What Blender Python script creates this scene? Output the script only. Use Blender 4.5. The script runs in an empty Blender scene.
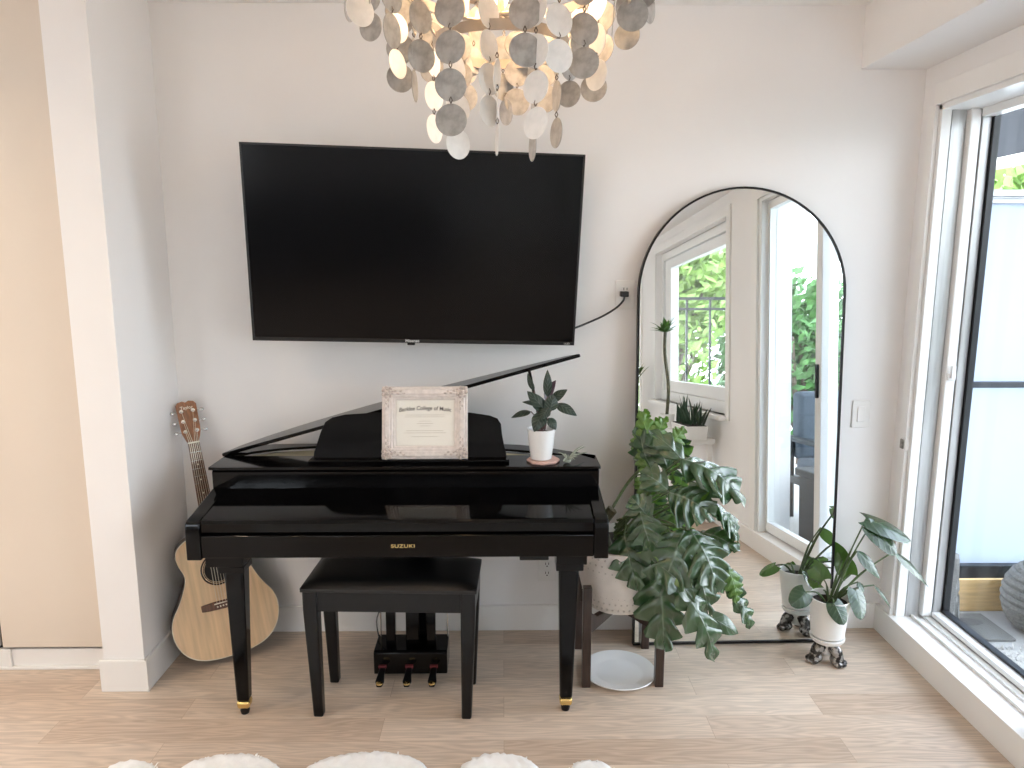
import bpy, bmesh, math, random
from mathutils import Vector, Matrix, Euler, Quaternion
R = math.radians
C = bpy.context.scene.collection
rnd = random.Random(7)

# ------------------------------------------------------------------ materials
def nt(name):
    m = bpy.data.materials.new(name); m.use_nodes = True
    n = m.node_tree; b = n.nodes['Principled BSDF']
    return m, n, b

def mat(name, col, rough=.5, metal=0, coat=0, var=0, scale=20, bump=0, bscale=80, spec=None, trans=0, stretch=(1, 1, 1)):
    m, n, b = nt(name)
    b.inputs['Base Color'].default_value = (*col, 1)
    b.inputs['Roughness'].default_value = rough
    b.inputs['Metallic'].default_value = metal
    b.inputs['Coat Weight'].default_value = coat
    b.inputs['Coat Roughness'].default_value = .05
    if spec is not None: b.inputs['Specular IOR Level'].default_value = spec
    if var or bump:
        tc = n.nodes.new('ShaderNodeTexCoord'); mp = n.nodes.new('ShaderNodeMapping')
        mp.inputs['Scale'].default_value = stretch
        n.links.new(tc.outputs['Object'], mp.inputs['Vector'])
        if var:
            no = n.nodes.new('ShaderNodeTexNoise'); no.inputs['Scale'].default_value = scale; no.inputs['Detail'].default_value = 5
            n.links.new(mp.outputs[0], no.inputs['Vector'])
            r = n.nodes.new('ShaderNodeValToRGB')
            r.color_ramp.elements[0].position = .3; r.color_ramp.elements[1].position = .7
            r.color_ramp.elements[0].color = (*[max(0, c*(1-var)) for c in col], 1)
            r.color_ramp.elements[1].color = (*[min(1, c*(1+var*.6)) for c in col], 1)
            n.links.new(no.outputs['Fac'], r.inputs[0]); n.links.new(r.outputs[0], b.inputs['Base Color'])
        if bump:
            no = n.nodes.new('ShaderNodeTexNoise'); no.inputs['Scale'].default_value = bscale; no.inputs['Detail'].default_value = 4
            n.links.new(mp.outputs[0], no.inputs['Vector'])
            bp = n.nodes.new('ShaderNodeBump'); bp.inputs['Strength'].default_value = bump; bp.inputs['Distance'].default_value = .01
            n.links.new(no.outputs['Fac'], bp.inputs['Height']); n.links.new(bp.outputs[0], b.inputs['Normal'])
    return m

def floor_mat():
    m, n, b = nt('oak_planks')
    L = n.links.new
    tc = n.nodes.new('ShaderNodeTexCoord')
    br = n.nodes.new('ShaderNodeTexBrick')
    br.inputs['Scale'].default_value = 1; br.inputs['Mortar Size'].default_value = .0012
    br.inputs['Brick Width'].default_value = 1.15; br.inputs['Row Height'].default_value = .127
    br.inputs['Mortar Smooth'].default_value = .4; br.inputs['Bias'].default_value = 0
    br.offset = .37; br.offset_frequency = 2
    br.inputs['Color1'].default_value = (0, 0, 0, 1); br.inputs['Color2'].default_value = (1, 1, 1, 1); br.inputs['Mortar'].default_value = (.5, .5, .5, 1)
    L(tc.outputs['Object'], br.inputs['Vector'])
    plank = n.nodes.new('ShaderNodeValToRGB')
    e = plank.color_ramp.elements
    e[0].color = (.55, .42, .318, 1); e[1].color = (.68, .56, .45, 1)
    L(br.outputs['Color'], plank.inputs[0])
    # long fine grain
    mp = n.nodes.new('ShaderNodeMapping'); mp.inputs['Scale'].default_value = (1.2, 26, 1)
    L(tc.outputs['Object'], mp.inputs['Vector'])
    sh = n.nodes.new('ShaderNodeVectorMath'); sh.operation = 'MULTIPLY_ADD'
    sh.inputs[1].default_value = (17, 9, 0); L(br.outputs['Color'], sh.inputs[0]); L(mp.outputs[0], sh.inputs[2])
    g = n.nodes.new('ShaderNodeTexNoise'); g.inputs['Scale'].default_value = 3; g.inputs['Detail'].default_value = 8; g.inputs['Roughness'].default_value = .65
    L(sh.outputs[0], g.inputs['Vector'])
    # cathedral figure
    mp2 = n.nodes.new('ShaderNodeMapping'); mp2.inputs['Scale'].default_value = (1.3, 11, 1)
    L(tc.outputs['Object'], mp2.inputs['Vector'])
    sh2 = n.nodes.new('ShaderNodeVectorMath'); sh2.operation = 'MULTIPLY_ADD'
    sh2.inputs[1].default_value = (31, 13, 0); L(br.outputs['Color'], sh2.inputs[0]); L(mp2.outputs[0], sh2.inputs[2])
    w = n.nodes.new('ShaderNodeTexNoise'); w.inputs['Scale'].default_value = 1.3; w.inputs['Detail'].default_value = 2
    L(sh2.outputs[0], w.inputs['Vector'])
    mul = n.nodes.new('ShaderNodeMath'); mul.operation = 'MULTIPLY'; mul.inputs[1].default_value = 75
    L(w.outputs['Fac'], mul.inputs[0])
    si = n.nodes.new('ShaderNodeMath'); si.operation = 'SINE'; L(mul.outputs[0], si.inputs[0])
    mr = n.nodes.new('ShaderNodeMapRange'); mr.inputs['From Min'].default_value = -1; mr.inputs['From Max'].default_value = 1
    mr.inputs['To Min'].default_value = .86; mr.inputs['To Max'].default_value = 1.03; L(si.outputs[0], mr.inputs['Value'])
    mr2 = n.nodes.new('ShaderNodeMapRange'); mr2.inputs['From Min'].default_value = .3; mr2.inputs['From Max'].default_value = .7
    mr2.inputs['To Min'].default_value = .84; mr2.inputs['To Max'].default_value = 1.08; L(g.outputs['Fac'], mr2.inputs['Value'])
    pr = n.nodes.new('ShaderNodeMath'); pr.operation = 'MULTIPLY'; L(mr.outputs[0], pr.inputs[0]); L(mr2.outputs[0], pr.inputs[1])
    mx = n.nodes.new('ShaderNodeVectorMath'); mx.operation = 'SCALE'; L(plank.outputs[0], mx.inputs[0]); L(pr.outputs[0], mx.inputs['Scale'])
    seam = n.nodes.new('ShaderNodeMix'); seam.data_type = 'RGBA'
    fm = n.nodes.new('ShaderNodeMath'); fm.operation = 'MULTIPLY'; fm.inputs[1].default_value = .45
    L(br.outputs['Fac'], fm.inputs[0]); L(fm.outputs[0], seam.inputs[0])
    L(mx.outputs[0], seam.inputs[6]); seam.inputs[7].default_value = (.25, .17, .11, 1)
    L(seam.outputs[2], b.inputs['Base Color'])
    b.inputs['Roughness'].default_value = .38
    bp = n.nodes.new('ShaderNodeBump'); bp.inputs['Strength'].default_value = .12; bp.inputs['Distance'].default_value = .003
    L(pr.outputs[0], bp.inputs['Height']); L(bp.outputs[0], b.inputs['Normal'])
    return m

def leaf_mat(name, col, vein, under, rough=.32, coat=.3, freq=26, veinw=.5, spec=.5):
    """uv: u along the midrib 0..1, v across -1..1 (stored as .5+.5v)"""
    m, n, b = nt(name); L = n.links.new
    uv = n.nodes.new('ShaderNodeUVMap'); uv.uv_map = 'leaf'
    sp = n.nodes.new('ShaderNodeSeparateXYZ'); L(uv.outputs[0], sp.inputs[0])
    def mth(op, a, bb=None, c=None):
        q = n.nodes.new('ShaderNodeMath'); q.operation = op
        for i, v in enumerate((a, bb, c)):
            if v is None: continue
            if isinstance(v, (int, float)): q.inputs[i].default_value = v
            else: L(v, q.inputs[i])
        return q.outputs[0]
    av = mth('ABSOLUTE', mth('MULTIPLY_ADD', sp.outputs[1], 2, -1))
    lat = mth('SINE', mth('SUBTRACT', mth('MULTIPLY', sp.outputs[0], freq), mth('MULTIPLY', av, freq*.3)))
    lat = mth('POWER', mth('MULTIPLY_ADD', lat, .5, .5), 6)
    mid = mth('SUBTRACT', 1, mth('MULTIPLY', av, 16)); mid = mth('MAXIMUM', mid, 0)
    v = mth('MINIMUM', mth('ADD', mth('MULTIPLY', lat, veinw), mid), 1)
    no = n.nodes.new('ShaderNodeTexNoise'); no.inputs['Scale'].default_value = 22
    tc = n.nodes.new('ShaderNodeTexCoord'); L(tc.outputs['Object'], no.inputs['Vector'])
    mix0 = n.nodes.new('ShaderNodeMix'); mix0.data_type = 'RGBA'
    mix0.inputs[6].default_value = (*[c*.75 for c in col], 1); mix0.inputs[7].default_value = (*[min(1, c*1.25) for c in col], 1)
    L(no.outputs['Fac'], mix0.inputs[0])
    mix = n.nodes.new('ShaderNodeMix'); mix.data_type = 'RGBA'; mix.inputs[7].default_value = (*vein, 1)
    L(v, mix.inputs[0]); L(mix0.outputs[2], mix.inputs[6])
    geo = n.nodes.new('ShaderNodeNewGeometry')
    mu = n.nodes.new('ShaderNodeMix'); mu.data_type = 'RGBA'; mu.inputs[7].default_value = (*under, 1)
    L(geo.outputs['Backfacing'], mu.inputs[0]); L(mix.outputs[2], mu.inputs[6])
    L(mu.outputs[2], b.inputs['Base Color'])
    b.inputs['Roughness'].default_value = rough; b.inputs['Coat Weight'].default_value = coat; b.inputs['Coat Roughness'].default_value = .22; b.inputs['Specular IOR Level'].default_value = spec
    bp = n.nodes.new('ShaderNodeBump'); bp.inputs['Strength'].default_value = .5; bp.inputs['Distance'].default_value = .006
    L(v, bp.inputs['Height']); L(bp.outputs[0], b.inputs['Normal'])
    tr = n.nodes.new('ShaderNodeBsdfTranslucent'); L(mu.outputs[2], tr.inputs['Color'])
    ms = n.nodes.new('ShaderNodeMixShader'); ms.inputs[0].default_value = .28
    out = n.nodes['Material Output']
    L(b.outputs[0], ms.inputs[1]); L(tr.outputs[0], ms.inputs[2]); L(ms.outputs[0], out.inputs['Surface'])
    return m

def glass_mat(name, tint, refl=.08):
    m = bpy.data.materials.new(name); m.use_nodes = True; n = m.node_tree; n.nodes.clear()
    t = n.nodes.new('ShaderNodeBsdfTransparent'); t.inputs[0].default_value = (*tint, 1)
    g = n.nodes.new('ShaderNodeBsdfGlossy'); g.inputs['Roughness'].default_value = .01
    lw = n.nodes.new('ShaderNodeLayerWeight'); lw.inputs[0].default_value = .5
    pw = n.nodes.new('ShaderNodeMath'); pw.operation = 'POWER'; pw.inputs[1].default_value = 5; n.links.new(lw.outputs['Facing'], pw.inputs[0])
    fr = n.nodes.new('ShaderNodeMath'); fr.operation = 'MULTIPLY_ADD'; fr.inputs[1].default_value = .9; fr.inputs[2].default_value = refl/2; n.links.new(pw.outputs[0], fr.inputs[0])
    mx = n.nodes.new('ShaderNodeMixShader'); o = n.nodes.new('ShaderNodeOutputMaterial')
    n.links.new(fr.outputs[0], mx.inputs[0]); n.links.new(t.outputs[0], mx.inputs[1]); n.links.new(g.outputs[0], mx.inputs[2])
    n.links.new(mx.outputs[0], o.inputs[0])
    return m

def shell_mat(name='capiz_shell', lo=(.34, .33, .31), hi=(.56, .55, .53)):
    m, n, b = nt(name); L = n.links.new
    tc = n.nodes.new('ShaderNodeTexCoord'); no = n.nodes.new('ShaderNodeTexNoise'); no.inputs['Scale'].default_value = 45; no.inputs['Detail'].default_value = 5
    L(tc.outputs['Object'], no.inputs['Vector'])
    r = n.nodes.new('ShaderNodeValToRGB'); r.color_ramp.elements[0].color = (*lo, 1); r.color_ramp.elements[1].color = (*hi, 1)
    r.color_ramp.elements[0].position = .35; r.color_ramp.elements[1].position = .6
    L(no.outputs['Fac'], r.inputs[0]); L(r.outputs[0], b.inputs['Base Color'])
    b.inputs['Roughness'].default_value = .3; b.inputs['Sheen Weight'].default_value = .1
    tr = n.nodes.new('ShaderNodeBsdfTranslucent'); tr.inputs[0].default_value = (.80, .70, .58, 1)
    ms = n.nodes.new('ShaderNodeMixShader'); ms.inputs[0].default_value = .16
    L(b.outputs[0], ms.inputs[1]); L(tr.outputs[0], ms.inputs[2]); L(ms.outputs[0], n.nodes['Material Output'].inputs['Surface'])
    return m

def emit_mat(name, col, s):
    m, n, b = nt(name)
    b.inputs['Base Color'].default_value = (*col, 1); b.inputs['Emission Color'].default_value = (*col, 1); b.inputs['Emission Strength'].default_value = s
    return m

M = dict(
    wall=mat('wall_paint', (.828, .816, .808), .55, var=.02, scale=3, bump=.02, bscale=300),
    ceil=mat('ceiling_paint', (.86, .85, .83), .7, var=.02, scale=3, bump=.05, bscale=200),
    trim=mat('trim_paint', (.83, .82, .80), .35, var=.02, scale=5),
    floor=floor_mat(),
    closet=mat('closet_laminate', (.71, .625, .53), .45, var=.03, scale=2),
    black=mat('piano_lacquer', (.002, .002, .0023), .08, coat=0, var=.1, scale=30, spec=.2),
    blackm=mat('satin_black', (.005, .005, .0055), .28, var=.2, scale=60, spec=.3),
    leather=mat('bench_leather', (.006, .006, .0065), .36, bump=.15, bscale=350),
    brass=mat('brass', (.83, .61, .25), .22, metal=1, var=.1, scale=60),
    goldtxt=mat('gold_lettering', (.62, .48, .20), .35, metal=.6, var=.05),
    sound=mat('cream_soundboard', (.60, .54, .36), .5, var=.12, scale=30, stretch=(1, 12, 1)),
    felt=mat('red_felt', (.10, .008, .012), .9, var=.2, scale=90),
    steel=mat('steel', (.62, .62, .62), .25, metal=1, var=.1, scale=50),
    pewter=mat('pewter', (.35, .33, .30), .35, metal=1, var=.5, scale=60),
    screen=mat('screen_glass', (.003, .003, .0035), .16, var=.1, scale=8, spec=.2),
    bezel=mat('tv_bezel', (.006, .006, .007), .35, var=.1, scale=50),
    white_txt=mat('pale_lettering', (.7, .7, .7), .5, var=.02),
    mirror=mat('mirror_silver', (.90, .925, .915), .0, metal=1, var=.004, scale=1),
    iron=mat('mirror_black_metal', (.012, .011, .011), .35, metal=.5, var=.2, scale=60),
    spruce=mat('spruce_top', (.74, .52, .31), .3, coat=.4, var=.16, scale=7, stretch=(9, 1, .6)),
    rosew=mat('rosewood', (.13, .055, .028), .35, coat=.2, var=.5, scale=14, stretch=(8, 8, 1)),
    rosed=mat('dark_rosewood', (.045, .022, .014), .3, coat=.3, var=.5, scale=14, stretch=(8, 8, 1)),
    mahog=mat('mahogany', (.26, .105, .045), .3, coat=.5, var=.35, scale=16, stretch=(9, 9, 1)),
    tortoise=mat('tortoise_guard', (.045, .018, .012), .2, coat=.4, var=.6, scale=40),
    ivory=mat('ivory_binding', (.75, .70, .58), .4, var=.05),
    dark=mat('dark_void', (.012, .01, .009), .8, var=.2),
    string=mat('guitar_wire', (.75, .68, .55), .3, metal=1, var=.05),
    frame=mat('champagne_frame', (.73, .665, .625), .4, metal=.15, var=.14, scale=50, bump=.2, bscale=120),
    frame2=mat('champagne_ornament', (.60, .52, .475), .34, metal=.35, var=.4, scale=120, bump=.4, bscale=220),
    paper=mat('certificate_paper', (.88, .86, .79), .6, var=.03, scale=6),
    matb=mat('ivory_mat_board', (.80, .76, .70), .6, var=.02, scale=8),
    ink=mat('ink', (.06, .05, .045), .6, var=.1),
    inkg=mat('faded_ink', (.50, .46, .37), .6, var=.1),
    ceramic=mat('white_ceramic', (.83, .83, .82), .22, coat=.3, var=.015, scale=10),
    ceramic2=mat('matte_white_pot', (.80, .79, .77), .35, var=.02, scale=15),
    soil=mat('potting_soil', (.022, .015, .010), .95, var=.6, scale=80, bump=.9, bscale=120),
    walnut=mat('dark_walnut', (.040, .022, .016), .32, coat=.15, var=.4, scale=10, stretch=(14, 14, 1)),
    potrel=mat('white_textured_pot', (.70, .655, .61), .6, var=.06, scale=25),
    potdot=mat('pot_dimples', (.50, .46, .42), .7, var=.1, scale=60),
    marble=mat('pink_marble', (.62, .40, .34), .35, var=.25, scale=25),
    stem=mat('plant_stem', (.055, .095, .025), .45, var=.3, scale=25),
    trunk=mat('plant_trunk', (.075, .07, .035), .7, var=.5, scale=40, bump=.6, bscale=60),
    rstem=mat('reddish_stem', (.12, .05, .045), .45, var=.3, scale=30),
    philo=leaf_mat('split_leaf', (.042, .098, .036), (.14, .21, .13), (.10, .21, .035), rough=.24, coat=1.0, freq=31.4, veinw=.25, spec=.8),
    alo=leaf_mat('elephant_ear_leaf', (.035, .075, .035), (.09, .15, .08), (.085, .18, .035), rough=.26, coat=.9, freq=30, veinw=.35),
    cala=leaf_mat('striped_leaf', (.020, .042, .026), (.08, .11, .085), (.060, .022, .036), rough=.33, coat=.4, freq=34, veinw=.7),
    green=leaf_mat('green_leaf', (.05, .12, .03), (.10, .20, .06), (.07, .15, .03), freq=20, veinw=.2),
    snake=leaf_mat('snake_leaf', (.025, .06, .03), (.08, .13, .07), (.025, .06, .03), freq=60, veinw=.4),
    tilland=mat('air_plant_leaf', (.36, .40, .33), .7, var=.2, scale=60),
    tree=mat('tree_leaf', (.30, .46, .12), .5, var=.5, scale=4),
    tree2=mat('tree_leaf_dark', (.10, .24, .07), .5, var=.6, scale=4),
    bark=mat('bark', (.12, .09, .07), .9, var=.4, scale=8),
    shag=mat('white_fur', (.86, .85, .83), .9, var=.05, scale=40),
    shag2=mat('cream_shag', (.40, .385, .36), .95, var=.08, scale=60),
    knit=mat('grey_knit', (.17, .162, .15), .9, var=.4, scale=90, bump=.6, bscale=260),
    throw=mat('grey_throw', (.22, .216, .21), .95, var=.15, scale=60, bump=.6, bscale=200),
    pine=mat('pine_boards', (.66, .43, .19), .5, var=.22, scale=6, stretch=(1, 6, 12)),
    tile=mat('stone_paver', (.12, .117, .11), .75, var=.15, scale=14, bump=.1),
    deck=mat('balcony_concrete', (.34, .335, .325), .8, var=.06, scale=8),
    vinyl=mat('white_vinyl', (.82, .825, .82), .3, var=.01, scale=8),
    alu=mat('brushed_aluminium', (.50, .50, .50), .4, metal=.6, var=.15, scale=60, stretch=(1, 1, .05)),
    gasket=mat('black_gasket', (.010, .011, .014), .4, var=.1),
    railm=mat('grey_rail_metal', (.42, .43, .45), .4, metal=.3, var=.05),
    raild=mat('dark_rail_metal', (.012, .016, .022), .4, metal=.3, var=.1),
    navy=mat('navy_blind_fabric', (.007, .010, .016), .7, var=.1, scale=80),
    cream=mat('cream_hem', (.72, .68, .58), .6, var=.03),
    plastic=mat('white_plastic', (.80, .79, .77), .3, var=.01),
    slot=mat('slot_black', (.02, .02, .02), .5, var=.1),
    cord=mat('black_rubber', (.012, .012, .013), .45, var=.1),
    shell=shell_mat('grey_shell', (.27, .26, .245), (.47, .46, .44)), lit_shell=shell_mat('door_lit_shell', (.80, .81, .80), (.90, .90, .89)),  # pale second shell tone paints in the door light on some strands
    band=mat('chandelier_band', (.48, .42, .36), .35, metal=.6, var=.15, scale=30),
    wire=mat('wire_link', (.16, .13, .11), .4, metal=.8, var=.2),
    bulb=emit_mat('lit_bulb', (1, .72, .38), 7),
    lampd=emit_mat('lit_diffuser', (1, .78, .52), 8),
    pglass=glass_mat('picture_glass', (1, 1, 1)),
    glass=glass_mat('door_glass', (.96, .98, .98), .03),
    wicker=mat('grey_cushion', (.09, .11, .135), .9, var=.1, scale=40),
    slate=mat('slate_canvas', (.018, .024, .03), .9, var=.15, scale=40),
    backlit=leaf_mat('backlit_leaf', (.10, .20, .035), (.16, .30, .06), (.14, .28, .04), rough=.35, coat=.3, freq=31, veinw=.3),  # brighter copy of the leaf green, window backlight painted in
    dbox=mat('dark_resin', (.012, .016, .02), .6, var=.15, scale=20),
    pink=mat('pink_blossom', (.70, .16, .20), .6, var=.3, scale=30),
    ground=mat('far_ground', (.46, .45, .42), .9, var=.3, scale=.4),
)
def frosted():
    m, n, b = nt('frosted_glass'); L = n.links.new
    b.inputs['Base Color'].default_value = (.58, .62, .69, 1); b.inputs['Roughness'].default_value = .35
    tr = n.nodes.new('ShaderNodeBsdfTranslucent'); tr.inputs[0].default_value = (.44, .485, .55, 1)
    no = n.nodes.new('ShaderNodeTexNoise'); no.inputs['Scale'].default_value = 3
    tc = n.nodes.new('ShaderNodeTexCoord'); L(tc.outputs['Object'], no.inputs['Vector'])
    mr = n.nodes.new('ShaderNodeMapRange'); mr.inputs['To Min'].default_value = .62; mr.inputs['To Max'].default_value = .72
    L(no.outputs['Fac'], mr.inputs['Value'])
    ms = n.nodes.new('ShaderNodeMixShader'); L(mr.outputs[0], ms.inputs[0])
    L(b.outputs[0], ms.inputs[1]); L(tr.outputs[0], ms.inputs[2]); L(ms.outputs[0], n.nodes['Material Output'].inputs['Surface'])
    return m
M['frost'] = frosted()

# ------------------------------------------------------------------ mesh builder
class MB:
    def __init__(s): s.v = []; s.f = []; s.uv = {}
    def add(s, vs, fs):
        o = len(s.v); s.v += [Vector(p) for p in vs]; s.f += [tuple(i+o for i in f) for f in fs]; return o
    def box(s, x0, x1, y0, y1, z0, z1):
        s.add([(x0,y0,z0),(x1,y0,z0),(x1,y1,z0),(x0,y1,z0),(x0,y0,z1),(x1,y0,z1),(x1,y1,z1),(x0,y1,z1)],
              [(0,3,2,1),(4,5,6,7),(0,1,5,4),(1,2,6,5),(2,3,7,6),(3,0,4,7)]); return s
    def frus(s, c0, a0, b0, c1, a1, b1):
        """rectangular frustum: centre, half x, half y at bottom and top"""
        p = []
        for c, a, b in ((c0, a0, b0), (c1, a1, b1)):
            c = Vector(c); p += [c+Vector((-a,-b,0)), c+Vector((a,-b,0)), c+Vector((a,b,0)), c+Vector((-a,b,0))]
        s.add(p, [(0,3,2,1),(4,5,6,7),(0,1,5,4),(1,2,6,5),(2,3,7,6),(3,0,4,7)]); return s
    def prism(s, pts, d, off=(0,0,0)):
        """polygon pts (3-D list) extruded by vector d"""
        d = Vector(d); n = len(pts); P = [Vector(p)+Vector(off) for p in pts]
        s.add(P+[p+d for p in P], [tuple(range(n-1,-1,-1)), tuple(range(n,2*n))]+[(i,(i+1)%n,n+(i+1)%n,n+i) for i in range(n)]); return s
    def ring(s, outer, inner, d):
        n = len(outer); d = Vector(d); O = [Vector(p) for p in outer]; I = [Vector(p) for p in inner]
        vs = O+I+[p+d for p in O]+[p+d for p in I]; fs = []
        for i in range(n):
            j = (i+1) % n
            fs += [(i,j,n+j,n+i),(2*n+i,3*n+i,3*n+j,2*n+j),(i,2*n+i,2*n+j,j),(n+i,n+j,3*n+j,3*n+i)]
        s.add(vs, fs); return s
    def lathe(s, prof, c=(0,0,0), n=32, axis='z', cap=True):
        c = Vector(c); vs = []; fs = []; m = len(prof)
        for k in range(n):
            a = 2*math.pi*k/n; ca, sa = math.cos(a), math.sin(a)
            for r, h in prof:
                p = (r*ca, r*sa, h) if axis == 'z' else ((r*ca, h, r*sa) if axis == 'y' else (h, r*ca, r*sa))
                vs.append(c+Vector(p))
        for k in range(n):
            k2 = (k+1) % n
            for i in range(m-1): fs.append((k*m+i, k2*m+i, k2*m+i+1, k*m+i+1))
        if cap:
            if prof[0][0] > 1e-5: fs.append(tuple(k*m for k in range(n-1,-1,-1)))
            if prof[-1][0] > 1e-5: fs.append(tuple(k*m+m-1 for k in range(n)))
        s.add(vs, fs); return s
    def tube(s, pts, r, n=8, cap=True):
        P = [Vector(p) for p in pts]; m = len(P); rr = r if isinstance(r, (list, tuple)) else [r]*m
        vs = []; fs = []; up = None
        for i in range(m):
            t = (P[min(i+1,m-1)]-P[max(i-1,0)])
            if t.length < 1e-9: t = Vector((0,0,1))
            t.normalize()
            if up is None: up = t.orthogonal().normalized()
            up = up-t*up.dot(t)
            if up.length < 1e-6: up = t.orthogonal()
            up.normalize(); sd = t.cross(up)
            for k in range(n):
                a = 2*math.pi*k/n; vs.append(P[i]+(up*math.cos(a)+sd*math.sin(a))*rr[i])
        for i in range(m-1):
            for k in range(n): fs.append((i*n+k, i*n+(k+1)%n, (i+1)*n+(k+1)%n, (i+1)*n+k))
        if cap: fs += [tuple(range(n-1,-1,-1)), tuple((m-1)*n+k for k in range(n))]
        s.add(vs, fs); return s
    def ell(s, c, r, nu=16, nv=10, rot=None):
        c = Vector(c); vs = []; fs = []
        for j in range(nv+1):
            th = math.pi*j/nv
            for k in range(nu):
                a = 2*math.pi*k/nu; p = Vector((r[0]*math.sin(th)*math.cos(a), r[1]*math.sin(th)*math.sin(a), -r[2]*math.cos(th)))
                if rot: p = rot @ p
                vs.append(c+p)
        for j in range(nv):
            for k in range(nu): fs.append((j*nu+k, j*nu+(k+1)%nu, (j+1)*nu+(k+1)%nu, (j+1)*nu+k))
        s.add(vs, fs); return s
    def build(s, name, m, parent=None, bevel=0, seg=2, smooth=True, ang=35, world=False, xf=None, solid=0):
        me = bpy.data.meshes.new(name)
        V = s.v
        if xf is not None: V = [xf @ p for p in V]
        if world and parent is not None:
            par = parent; mw = Matrix()
            while par is not None:
                mw = par.matrix_basis @ mw; par = par.parent
            inv = mw.inverted(); V = [inv @ p for p in V]
        me.from_pydata([tuple(p) for p in V], [], s.f); me.validate(); me.update()
        if s.uv:
            uvl = me.uv_layers.new(name='leaf')
            for l in me.loops: uvl.data[l.index].uv = s.uv.get(l.vertex_index, (.5, .5))
        bm = bmesh.new(); bm.from_mesh(me)
        bmesh.ops.remove_doubles(bm, verts=bm.verts, dist=1e-6)
        if not s.uv: bmesh.ops.recalc_face_normals(bm, faces=bm.faces)
        bm.to_mesh(me); bm.free()
        me.materials.append(m)
        if smooth:
            for p in me.polygons: p.use_smooth = True
            me.set_sharp_from_angle(angle=R(ang))
        o = bpy.data.objects.new(name, me); C.objects.link(o)
        if parent is not None: o.parent = parent
        if bevel:
            bv = o.modifiers.new('bevel', 'BEVEL'); bv.width = bevel; bv.segments = seg; bv.limit_method = 'ANGLE'; bv.angle_limit = R(40)
        if solid:
            sm = o.modifiers.new('thick', 'SOLIDIFY'); sm.thickness = solid; sm.offset = 0
        return o

def tag(o, label, cat, group=None, kind=None):
    if label: o['label'] = label
    if cat: o['category'] = cat
    if group: o['group'] = group
    if kind: o['kind'] = kind
    return o
def thing(name, label, cat, loc=(0,0,0), rot=(0,0,0), group=None):
    o = bpy.data.objects.new(name, None); o.empty_display_size = .1; C.objects.link(o)
    o.matrix_basis = Matrix.Translation(Vector(loc)) @ Euler(rot).to_matrix().to_4x4()
    return tag(o, label, cat, group)
def setting(name, label=None):
    o = bpy.data.objects.new(name, None); C.objects.link(o); o['kind'] = 'structure'
    if label: o['label'] = label
    o['category'] = 'room'
    return o
def struct(name, mb, m, label, cat, **k):
    o = mb.build(name, m, **k); o['kind'] = 'structure'; o['label'] = label; o['category'] = cat; return o

# photograph ray helper: lets measured image points be set down at a true distance
CAM = Vector((0, -3.0, 1.6)); FPX = 725.0; PITCH = math.atan(120/725.); YAW = R(.7)
fw = Vector((math.sin(YAW)*math.cos(PITCH), math.cos(YAW)*math.cos(PITCH), -math.sin(PITCH)))
rt = Vector((math.cos(YAW), -math.sin(YAW), 0)); upv = rt.cross(fw)
def atY(px, py, y):
    d = fw+rt*((px-512)/FPX)+upv*((384-py)/FPX); return CAM+d*((y-CAM.y)/d.y)

def smoothpath(pts, n=6):
    """Catmull-Rom through the points"""
    P = [Vector(p) for p in pts]; out = []
    for i in range(len(P)-1):
        p0 = P[max(i-1,0)]; p1 = P[i]; p2 = P[i+1]; p3 = P[min(i+2,len(P)-1)]
        for k in range(n):
            t = k/n
            out.append(.5*((2*p1)+(p2-p0)*t+(2*p0-5*p1+4*p2-p3)*t*t+(3*p1-p0-3*p2+p3)*t**3))
    out.append(P[-1]); return out

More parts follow.
